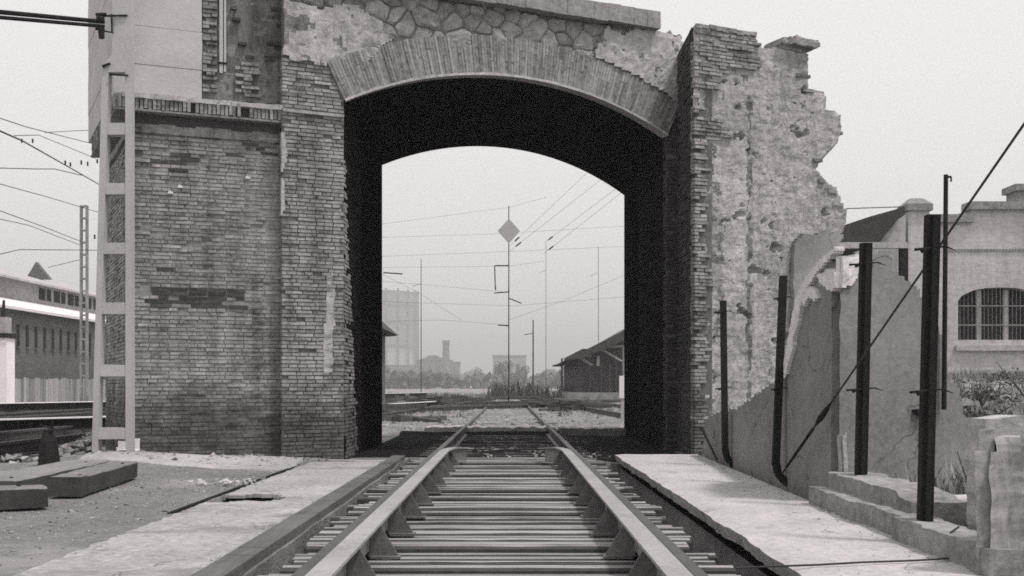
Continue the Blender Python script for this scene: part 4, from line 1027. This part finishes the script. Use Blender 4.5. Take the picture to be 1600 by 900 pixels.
for (px, yt, yb, Y, w, lab) in ((658, 405, 600, 150, .06, 'faint thin mast left of the diamond mast in the haze'), (853, 380, 600, 190, .05, 'faint thin mast right of the diamond mast'), (935, 385, 600, 170, .05, 'faint mast near the right jamb'), (833, 500, 600, 160, .12, 'short distant mast just right of the diamond mast'), (878, 560, 600, 150, .2, 'stub of a distant pole above the weeds')):
    p = W(px, yt, Y)
    t = thing('distant_mast', lab, 'mast', (p.x, Y, 0), 'masts in the haze')
    MB().bar((p.x, Y, 0), (p.x, Y, p.z), w, w * .7, 6).build('pole', MT['iron'], t)
    MB().bar((p.x - 1.2, Y, p.z * .8), (p.x, Y, p.z * .82), w * .5, w * .5, 5).build('bracket_arm', MT['iron'], t)
for (px, py, w, Y, lab) in ((614, 427, 15, 85, 'dark bar insulator beside the left jamb'),):
    solo(MB().bar(W(px - w, py - 1, Y), W(px + w, py + 1, Y), .05, .05, 6), 'insulator', MT['iron'], lab, 'insulator', W(px, py, Y), 'insulators on the overhead wires')
# diverging tracks
def curve_track(pp, lab):
    t = thing('diverging_track', lab, 'railway track', (pp[0][0][0], pp[0][0][1], 0), 'tracks fanning out beyond the arch')
    for pts in pp: rail_profile(MB(), 0, 0, 0, .05, 1, pts=pts).build('rail', MT['rail'], t)
curve_track([[(3.9, 27), (3.3, 33), (2.77, 47.5), (2.3, 61), (1.6, 80), (.9, 100)], [(5.7, 27.5), (5.3, 36), (4.75, 50), (4.15, 71), (3.4, 84), (2.6, 100)]], 'track curving in from the right jamb to the main line')
curve_track([[(-4.4, 27), (-3.63, 33.5), (-2.77, 47.5), (-1.9, 62), (-.95, 80)], [(-6.2, 27), (-5.5, 36), (-4.5, 50), (-3.5, 66), (-2.2, 85)]], 'track curving in from the left jamb to the main line')
curve_track([[(-9, 36), (-3, 43), (2, 51), (5, 62)], [(-9, 37.7), (-3.4, 44.5), (1.4, 52.5), (4, 63)]], 'nearer dark crossing track from the left jamb towards the shed')
curve_track([[(-30, 70), (-10, 76), (8, 88), (20, 100)], [(-30, 72), (-10, 78), (8, 90), (20, 102)]], 'farthest crossing track, low across the yard')
curve_track([[(-12, 50), (-3, 56), (6, 66), (14, 82)], [(-12, 51.8), (-3.2, 57.8), (5.6, 67.8), (13, 83)]], 'dark track crossing the yard from left to right')
for k, (px, py, Y, lab) in enumerate(((675, 634, 52, 'dark heap of old sleepers left of the main line beyond the arch'), (607, 648, 40, 'dark heap of old sleepers hard by the left jamb'), (650, 660, 31, 'low scatter of old sleepers nearest the arch on the left'), (858, 636, 50, 'dark heap of old sleepers right of the main line'), (815, 612, 90, 'small far heap of sleepers near the diamond mast'), (720, 628, 62, 'heap of old sleepers between the left heap and the main line'), (905, 640, 44, 'low heap of old sleepers near the right jamb'), (640, 622, 70, 'far dark heap under the gasometer'))):
    c = W(px, 0, Y); t = thing('sleeper_heap', lab, 'sleeper heap', (c.x, Y, 0), 'heaps of old sleepers in the yard')
    for q in range(7):
        a_ = random.uniform(0, 3.14); d_ = Vector((math.cos(a_), math.sin(a_) * .7, random.uniform(-.08, .08))).normalized()
        MB().frame_box((c.x + random.gauss(0, .5), Y + random.gauss(0, .6), ground_z(c.x, Y) + .06 + .11 * (q // 2) * (k != 2)), d_, d_.cross(Z_).normalized(), Z_, random.uniform(.4, 1.1), .11, .07, .02).build('sleeper', MT['old_timber'], t)
# white marker post at the right jamb
mp_ = thing('marker_post', 'white-topped marker post right beside the far right jamb', 'marker post', (2.98, 30, 0))
MB().box(2.88, 3.03, 29.93, 30.07, .7, 1.28).build('white_top', MT['white'], mp_); MB().box(2.92, 3.04, 29.95, 30.05, -.3, .7).build('shaft', MT['mast_concrete'], mp_)
# goods shed on the right
sh = thing('goods_shed', 'dark timber goods shed with wide eaves and braces, right in the arch', 'shed', (7, 75, .6))
Ys = 75
def WS(px, py, Y=Ys): return W(px, py, Y)
xs0 = WS(910, 0).x
MB().box(xs0, 16, Ys, Ys + 25, -.1, WS(0, 545).z).build('wall', MT['tile'], sh)
MB().box(xs0 - 1, 17, Ys - 1.2, Ys + 25, -.1, .62).build('loading_dock', MT['kerb'], sh)
rf = [WS(885, 562), WS(905, 553), WS(945, 532), WS(985, 512), WS(1060, 470), WS(1060, 480), WS(985, 527), WS(945, 545), WS(905, 562)]
n = len(rf); MB().add([Vector((v.x, Ys - 1.3, v.z)) for v in rf] + [Vector((v.x, Ys + 26, v.z)) for v in rf], [tuple(range(n)), tuple(range(2 * n - 1, n - 1, -1))] + [(i, (i + 1) % n, n + (i + 1) % n, n + i) for i in range(n)]).build('roof', MT['tile'], sh)
MB().add([Vector((v.x, Ys - .02, v.z)) for v in (WS(910, 560), WS(945, 542), WS(985, 520), WS(1060, 478), WS(1060, 560))], [(0, 1, 2, 3, 4)]).build('gable', MT['tile'], sh)
for (a, b) in (((934, 542), (975, 541)), ((934, 542), (972, 565)), ((908, 556), (924, 556)), ((905, 558), (926, 571)), ((974, 541), (974, 608))):
    MB().bar(WS(*a, Ys - 1.0), WS(*b, Ys - 1.0), .075, .075, 4).build('brace', MT['kerb'], sh)
MB().box(WS(932, 0).x, WS(937, 0).x, Ys - .08, Ys - .03, WS(0, 572).z, WS(0, 557).z).build('notice', MT['plaster'], sh)
for px in (921, 939, 952, 962): MB().box(WS(px, 0).x, WS(px + 1.2, 0).x, Ys - .06, Ys - .015, .65, WS(0, 566).z).build('door_post', MT['far_brick'], sh)
# left shed whose eave peeps past the jamb
ls_ = thing('lineside_hut', 'dark eave of a lineside hut peeping past the left jamb', 'hut', (-6.5, 45, 0))
MB().box(-8.5, -5.15, 43.5, 48, -.1, 3.1).build('wall', MT['far_brick'], ls_)
e0 = W(609, 518, 45)
MB().add([(e0.x, 43, e0.z), (e0.x - .85, 43, e0.z + .75), (-6.8, 43, 4.4), (-9, 43, 3.0), (e0.x - .3, 43, e0.z - .04), (e0.x, 48.5, e0.z), (e0.x - .85, 48.5, e0.z + .75), (-6.8, 48.5, 4.4), (-9, 48.5, 3.0), (e0.x - .3, 48.5, e0.z - .04)],
         [(0, 1, 2, 3, 4), (9, 8, 7, 6, 5), (0, 5, 6, 1), (1, 6, 7, 2), (2, 7, 8, 3), (3, 8, 9, 4), (4, 9, 5, 0)]).build('roof', MT['tile'], ls_)

# far skyline
gs = thing('gasometer', 'huge pale gasometer fading in the haze at the left of the arch opening', 'gasometer', (-170, 1500, 0))
Yg = 1500; rg = 51.0; cgx = W(651, 0, Yg).x - rg
def ring_mb(r, z0, z1, n=48, r2=None):
    m_ = MB(); m_.bar((cgx, Yg, z0), (cgx, Yg, z1), r, r2 or r, n); return m_
zt = W(0, 462, Yg).z; zb = W(0, 541, Yg).z
ring_mb(rg, zb, zt).build('bell', MT['gasometer'], gs)
ring_mb(rg * .97, -2, zb, ).build('tank', MT['render_wall'], gs)
for y_ in (458, 478, 505, 541): ring_mb(rg * 1.02, W(0, y_ + 3.5, Yg).z, W(0, y_, Yg).z).build('gallery', MT['iron'], gs)
for k in range(20):
    t = 2 * math.pi * k / 20; x, yy = cgx + rg * 1.03 * math.cos(t), Yg + rg * 1.03 * math.sin(t)
    MB().bar((x, yy, 0), (x, yy, W(0, 455, Yg).z), 1.7, 1.4, 5).build('column', MT['iron'], gs)
ch = solo(MB().bar(W(697, 602, 900), W(697, 533, 900), 3.2, 2.6, 10).bar(W(697, 536, 900), W(697, 532, 900), 3.3, 3.3, 10), 'factory_chimney', MT['far_brick'], 'short distant brick chimney right of the gasometer', 'chimney', W(697, 604, 900))
for (x0, x1, yt, Y, lab, arch_) in ((650, 706, 563, 910, 'distant works hall with a humped roof beside the chimney', True), (600, 650, 571, 1000, 'distant low block below the gasometer', False), (700, 718, 566, 950, 'small distant block right of the chimney', False),
                             (770, 822, 556, 700, 'pale grey distant block behind the diamond mast foot', False), (740, 765, 586, 900, 'faint low distant house left of the diamond mast foot', False), (838, 868, 590, 800, 'white low distant building right of the diamond mast', False), (955, 1010, 575, 900, 'faint distant block above the shed', False)):
    t = thing('distant_building', lab, 'building', ((W((x0 + x1) / 2, 0, Y)).x, Y, 0), 'buildings in the haze')
    a, b = W(x0, yt, Y), W(x1, yt, Y); mat_ = MT['white'] if 'white' in lab else MT['far_wall'] if 'pale' in lab else MT['far_brick']
    MB().box(a.x, b.x, Y, Y + 18, -2, a.z).build('wall', mat_, t)
    if arch_:
        c = (a.x + b.x) / 2; w = (b.x - a.x) / 2; h = W(0, 555, Y).z - a.z
        MB().extrude((c, Y, a.z), X_, Z_, Y_, [(-w * 1.05, 0), (-w * .45, h * .55), (-w * .3, h), (w * .1, h), (w * .35, h * .6), (w * 1.05, 0)], -.5, 18.5).build('roof', MT['far_brick'], t)
    else: MB().box(a.x - .4, b.x + .4, Y - .4, Y + 18.4, a.z, a.z + .5).build('roof', mat_, t)
    nwin = max(1, int((b.x - a.x) / 7))
    for i in range(nwin):
        x = a.x + (b.x - a.x) * (i + .5) / nwin; MB().box(x - 1.2, x + 1.2, Y - .1, Y + .05, a.z * .45, a.z * .75).build('window', MT['dark'], t)
# tree belts in the haze
def leaf_cloud(mb, c, rx, ry, rz, n, s):
    for _ in range(n):
        while True:
            p = Vector((random.uniform(-1, 1), random.uniform(-1, 1), random.uniform(-1, 1)))
            if p.length < 1: break
        q = Vector(c) + Vector((p.x * rx, p.y * ry, p.z * rz)); d = Vector((random.gauss(0, 1), random.gauss(0, 1), random.gauss(0, 1))).normalized()
        u = d.orthogonal().normalized(); w = d.cross(u); k = s * random.uniform(.5, 1.3)
        mb.add([q - u * k - w * k * .6, q + u * k - w * k * .5, q + u * k * .6 + w * k, q - u * k * .7 + w * k * .8], [(0, 1, 2, 3)])
def tree(px, yt, Y, wpx, lab):
    base = Vector((W(px, 0, Y).x, Y, 0)); H = W(px, yt, Y).z; rx = wpx * Y / F / 2
    t = thing('hazy_tree', lab, 'tree', base, 'trees in the haze beyond the yard')
    mb = MB(); mb.bar(base, base + Z_ * H * .5, H * .035, H * .02, 6)
    for k in range(4): mb.bar(base + Z_ * H * .35, base + Vector((random.uniform(-.5, .5) * rx, 0, H * random.uniform(.6, .85))), H * .015, H * .006, 5)
    mb.build('trunk', MT['old_timber'], t)
    mb = MB()
    for k in range(9):
        c = base + Vector((random.uniform(-.6, .6) * rx, random.uniform(-.5, .5) * rx, H * random.uniform(.30, .80)))
        leaf_cloud(mb, c, rx * .5, rx * .5, H * .2, 150, H * .022)
    mb.build('crown', MT['leaf'], t)
for i, (px, yt, Y, w) in enumerate(((612, 574, 330, 34), (640, 578, 300, 30), (668, 572, 340, 30), (730, 578, 420, 34), (748, 572, 380, 30), (786, 562, 260, 36), (812, 566, 250, 30), (862, 574, 420, 34), (885, 578, 360, 26), (900, 570, 300, 24), (700, 582, 300, 30), (842, 582, 330, 26))):
    tree(px, yt, Y * 1.9, w, 'hazy tree beyond the yard, ' + ('first second third fourth fifth sixth seventh eighth ninth tenth eleventh twelfth'.split()[i]) + ' counted while looking through the arch' if False else
         ['leftmost low tree beneath the gasometer', 'low tree between gasometer foot and works hall', 'tree in front of the humped works hall', 'rounded tree right of the small distant block', 'tree left of the diamond mast foot', 'tall bushy tree at the diamond mast foot', 'bushy tree just right of the diamond mast', 'hazy tree above the white low building', 'narrow hazy tree left of the shed', 'hazy tree touching the shed eave', 'low tree right below the distant chimney', 'small tree left of the white low building'][i])
# belt of scrub at the horizon
mb = MB()
for i in range(260):
    Y = random.uniform(420, 760); x = random.uniform(-.35, .35) * Y; leaf_cloud(mb, (x, Y, random.uniform(1, 4)), 11, 6, random.uniform(2, 6), 26, 1.5)
o = mb.build('far_scrub', MT['leaf'], kind='stuff'); o['label'] = 'belt of scrub along the hazy horizon'; o['category'] = 'scrub'
# weeds among the tracks
mb = MB()
def weed(x, y, h, n, z=None, sp=.5):
    z = ground_z(x, y) if z is None else z
    for _ in range(n):
        a = random.uniform(0, 6.28); l = h * random.uniform(.5, 1.1); o_ = Vector((x + random.gauss(0, h * .3), y + random.gauss(0, h * .3), z))
        tip = o_ + Vector((math.cos(a) * l * sp, math.sin(a) * l * sp, l)); w = Vector((-math.sin(a), math.cos(a), 0)) * h * .02
        mid = o_.lerp(tip, .5) + Z_ * l * .12
        mb.add([o_ - w, o_ + w, mid + w, tip, mid - w], [(0, 1, 2, 4), (4, 2, 3)])
for i in range(800):
    y = 34 + 90 * random.random() ** 1.1; x = random.uniform(-.11, .11) * y
    if abs(x) < 1.4 and y < 45: continue
    weed(x, y, random.uniform(.10, .30) * (1 + (y > 70) * .8), 12)
for i in range(40): weed(random.uniform(-1.3, 1.5) if i % 2 else random.uniform(1, 6), random.uniform(80, 120), random.uniform(.8, 1.6), 26)
mb.build('yard_weeds', MT['leaf'], kind='stuff')
bpy.data.objects['yard_weeds']['label'] = 'dark weeds among the tracks beyond the arch'; bpy.data.objects['yard_weeds']['category'] = 'weeds'
mb = MB()
for i in range(700): weed(random.uniform(4.6, 9), random.uniform(11, 22), random.uniform(.06, .2), 14)
for i in range(90): weed(random.uniform(6, 10), random.uniform(15, 22), random.uniform(.1, .25), 12, sp=.6)
for i in range(26): weed(random.uniform(3.25, 3.75), random.uniform(8.6, 9.4), random.uniform(.12, .3), 14, z=.0 + .15)
for i in range(26): weed(2.62 + random.gauss(0, .02), random.uniform(9.5, 15.5), random.uniform(.04, .10), 8, z=.03)
for i in range(14): weed(-1.62, random.uniform(6, 14), random.uniform(.03, .06), 6, z=.02)
mb.build('bank_grass', MT['dry_grass'], kind='stuff'); bpy.data.objects['bank_grass']['label'] = 'dry grass and weeds on the bank at right'; bpy.data.objects['bank_grass']['category'] = 'grass'
def bush(c, rx, rz, lab, n=10):
    t = thing('bush', lab, 'bush', c, 'scrubby bushes on the right bank'); mb = MB()
    for k in range(n // 2): mb.bar(Vector(c), Vector(c) + Vector((random.uniform(-1, 1) * rx, random.uniform(-.6, .6) * rx, rz * random.uniform(.6, 1.2))), .012, .004, 4)
    mb.build('stem', MT['old_timber'], t); mb = MB()
    for k in range(n): leaf_cloud(mb, Vector(c) + Vector((random.uniform(-.8, .8) * rx, random.uniform(-.5, .5) * rx, rz * random.uniform(.2, .9))), rx * .35, rx * .35, rz * .22, 80, .012)
    mb.build('foliage', MT['leaf'], t)
bush((6.0, 14.6, .75), .42, .28, 'dark low bush on the bank left of the window sill')
bush((6.95, 15.5, .85), .5, .45, 'taller scrub under the barred window at the right edge')
bush((5.45, 13.2, .6), .35, .2, 'small bush by the end of the low broken wall')
bush((3.72, 9.25, .12), .2, .32, 'tuft of weeds growing behind the pipe', 6)

# ---------------------------------------------------------------- house on the right
hs_ = thing('rendered_house', 'pale rendered house with an arched barred window at the right edge', 'house', (14, 35, 1.1))
Yh = 35
def H(px, py, Y=Yh): return W(px, py, Y)
hp = [(1446, 640), (1446, 345), (1518, 345), (1518, 326), (1700, 326), (1700, 640)]
win = [(1497, 531), (1497, 470), (1503, 462), (1520, 454), (1540, 450), (1565, 449), (1590, 450), (1612, 456), (1626, 464), (1632, 470), (1632, 531)]
bm = bmesh.new()
def build_house():
    pts = [H(*p) for p in hp]; wp_ = [H(*p) for p in win]
    left = [pts[0], pts[1], pts[2], pts[3], pts[4], pts[5]]
    # concave ring polygon: outer, bridge to the window and back
    poly = [pts[0], pts[1], pts[2], pts[3], pts[4], pts[5], H(1632, 640), wp_[-1]] + wp_[-2::-1] + []
    poly2 = [H(1632, 640), wp_[-1], wp_[0], H(1497, 640)]
    poly1 = [pts[0], pts[1], pts[2], pts[3], pts[4], pts[5], H(1632, 640)] + wp_[::-1] + [H(1497, 640)]
    bm = bmesh.new()
    for P in (poly1, poly2):
        f = bm.faces.new([bm.verts.new(p) for p in P]); bm.normal_update(); bmesh.ops.triangulate(bm, faces=[f], ngon_method='EAR_CLIP')
    vs = [bm.verts.new(p) for p in wp_] + [bm.verts.new(p + Y_ * .35) for p in wp_]; n = len(wp_)
    for i in range(n): bm.faces.new((vs[i], vs[(i + 1) % n], vs[n + (i + 1) % n], vs[n + i]))
    o_ = [bm.verts.new(p) for p in pts] + [bm.verts.new(p + Y_ * 9) for p in pts]; n = len(pts)
    for i in range(n): bm.faces.new((o_[i], o_[(i + 1) % n], o_[n + (i + 1) % n], o_[n + i]))
    for v in bm.verts: v.co -= hs_.location
    me = bpy.data.meshes.new('wall'); bm.to_mesh(me); bm.free(); me.materials.append(MT['render_wall'])
    o = bpy.data.objects.new('wall', me); col.objects.link(o); o.parent = hs_
build_house()
for (x0, x1, yy) in ((1440, 1519, 340), (1512, 1705, 320)):
    a, b = H(x0, yy), H(x1, yy); MB().box(a.x, b.x, Yh - .18, Yh + .5, a.z - .16, a.z + .08).build('coping', MT['kerb'], hs_)
a, b = H(1590, 298), H(1625, 298); MB().box(a.x, b.x, Yh, Yh + .8, H(0, 318).z, a.z).box(a.x - .1, b.x + .1, Yh - .1, Yh + .9, a.z, a.z + .2).build('chimney', MT['kerb'], hs_)
a, b = H(1492, 540), H(1640, 548); MB().box(a.x, b.x, Yh - .14, Yh - .002, b.z, a.z).build('window_sill', MT['plaster'], hs_)
a, b = H(1448, 578), H(1700, 584); MB().box(a.x, b.x, Yh - .06, Yh - .002, b.z, a.z).build('plinth_band', MT['plaster'], hs_)
for i in range(44):
    a = H(1482 + i * 5.0, 390); MB().box(a.x, a.x + .06, Yh - .035, Yh - .002, a.z - .06, a.z + .02).build('dentil', MT['kerb'], hs_)
g = MB().add([p + Y_ * .33 for p in [H(*q) for q in win]], [tuple(range(len(win)))]).build('window', MT['dark'], hs_)
for px in (1534, 1576, 1612):
    a = H(px, 531); MB().box(a.x - .07, a.x + .07, Yh + .2, Yh + .3, a.z, H(0, 452).z).build('mullion', MT['plaster'], g)
for i in range(21):
    px = 1501 + i * 6.3; a = H(px, 531)
    top = 470 - 20 * math.sqrt(max(0, 1 - ((px - 1565) / 68) ** 2)); MB().bar((a.x, Yh + .05, a.z), (a.x, Yh + .05, H(0, top).z), .008, .008, 4).build('bar', MT['kerb'], g)
for py in (478, 508): MB().bar(H(1498, py) + Y_ * .06, H(1631, py) + Y_ * .06, .018, .018, 4).build('cross_bar', MT['kerb'], g)
# gate pillar and the open shed beside the house
gp = thing('capped_pillar', 'pale square pillar with a pointed cap between shed and house', 'pillar', (10.9, 31, 0))
a, b = W(1413, 332, 31), W(1446, 332, 31)
MB().box(a.x, b.x, 30.7, 31.3, 0, a.z).build('shaft', MT['render_wall'], gp)
c = (a.x + b.x) / 2; w = (b.x - a.x) / 2 + .06
MB().box(c - w, c + w, 30.6, 31.4, a.z, a.z + .18).add([(c - w, 30.6, a.z + .18), (c + w, 30.6, a.z + .18), (c + w, 31.4, a.z + .18), (c - w, 31.4, a.z + .18), (c - w * .45, 30.85, a.z + .36), (c + w * .45, 30.85, a.z + .36), (c + w * .45, 31.15, a.z + .36), (c - w * .45, 31.15, a.z + .36)], [(0, 1, 5, 4), (1, 2, 6, 5), (2, 3, 7, 6), (3, 0, 4, 7), (4, 5, 6, 7)]).build('cap', MT['kerb'], gp)
os_ = thing('open_shed', 'open shed with a dark sloping roof and pale beam behind the low broken wall', 'shed', (9.8, 30, 0))
def G(px, py, Y=29.5): return W(px, py, Y)
rp = [G(1414, 323), G(1360, 338), G(1318, 352), G(1260, 374), G(1260, 380), G(1372, 380), G(1400, 345), G(1414, 336)]
n = len(rp); MB().add(rp + [p + Y_ * 5 for p in rp], [tuple(range(n)), tuple(range(2 * n - 1, n - 1, -1))] + [(i, (i + 1) % n, n + (i + 1) % n, n + i) for i in range(n)]).build('roof', MT['tile'], os_)
MB().add([G(1371, 382, 30), G(1415, 382, 30), G(1415, 336, 30), G(1402, 344, 30)] + [G(1371, 382, 30) + Y_ * .3, G(1415, 382, 30) + Y_ * .3, G(1415, 336, 30) + Y_ * .3, G(1402, 344, 30) + Y_ * .3], [(0, 1, 2, 3), (7, 6, 5, 4), (0, 3, 7, 4), (3, 2, 6, 7)]).build('gable', MT['render_wall'], os_)
a, b = G(1240, 389), G(1414, 380); MB().box(a.x, b.x, 29.3, 29.5, a.z, b.z).build('beam', MT['plaster'], os_)
MB().box(a.x, b.x, 33, 33.2, 0, a.z + .3).build('rear_wall', MT['dark'], os_)
for px in (1262, 1410): p = G(px, 389); MB().box(p.x - .1, p.x + .1, 29.35, 29.5, 0, p.z).build('post', MT['iron'], os_)
wire([(1322, 326, 29), (1412, 323, 29)], .012, 'thin wire from the torn wall to the capped pillar')

# ---------------------------------------------------------------- haze
hz = MB().box(-1800, 1800, -60, 3600, -3.2, 125).build('haze', None or MT['dark']); hz['kind'] = 'stuff'; hz['label'] = 'thin summer haze over the yard'; hz['category'] = 'haze'
hm = bpy.data.materials.new('haze'); hm.use_nodes = True; hm.node_tree.nodes.clear()
ho = hm.node_tree.nodes.new("ShaderNodeOutputMaterial"); hv = hm.node_tree.nodes.new("ShaderNodeVolumePrincipled")
hv.inputs['Color'].default_value = (.99, .97, .97, 1); hv.inputs['Density'].default_value = .0009; hv.inputs['Anisotropy'].default_value = .2
hm.node_tree.links.new(hv.outputs[0], ho.inputs['Volume']); hz.data.materials.clear(); hz.data.materials.append(hm)
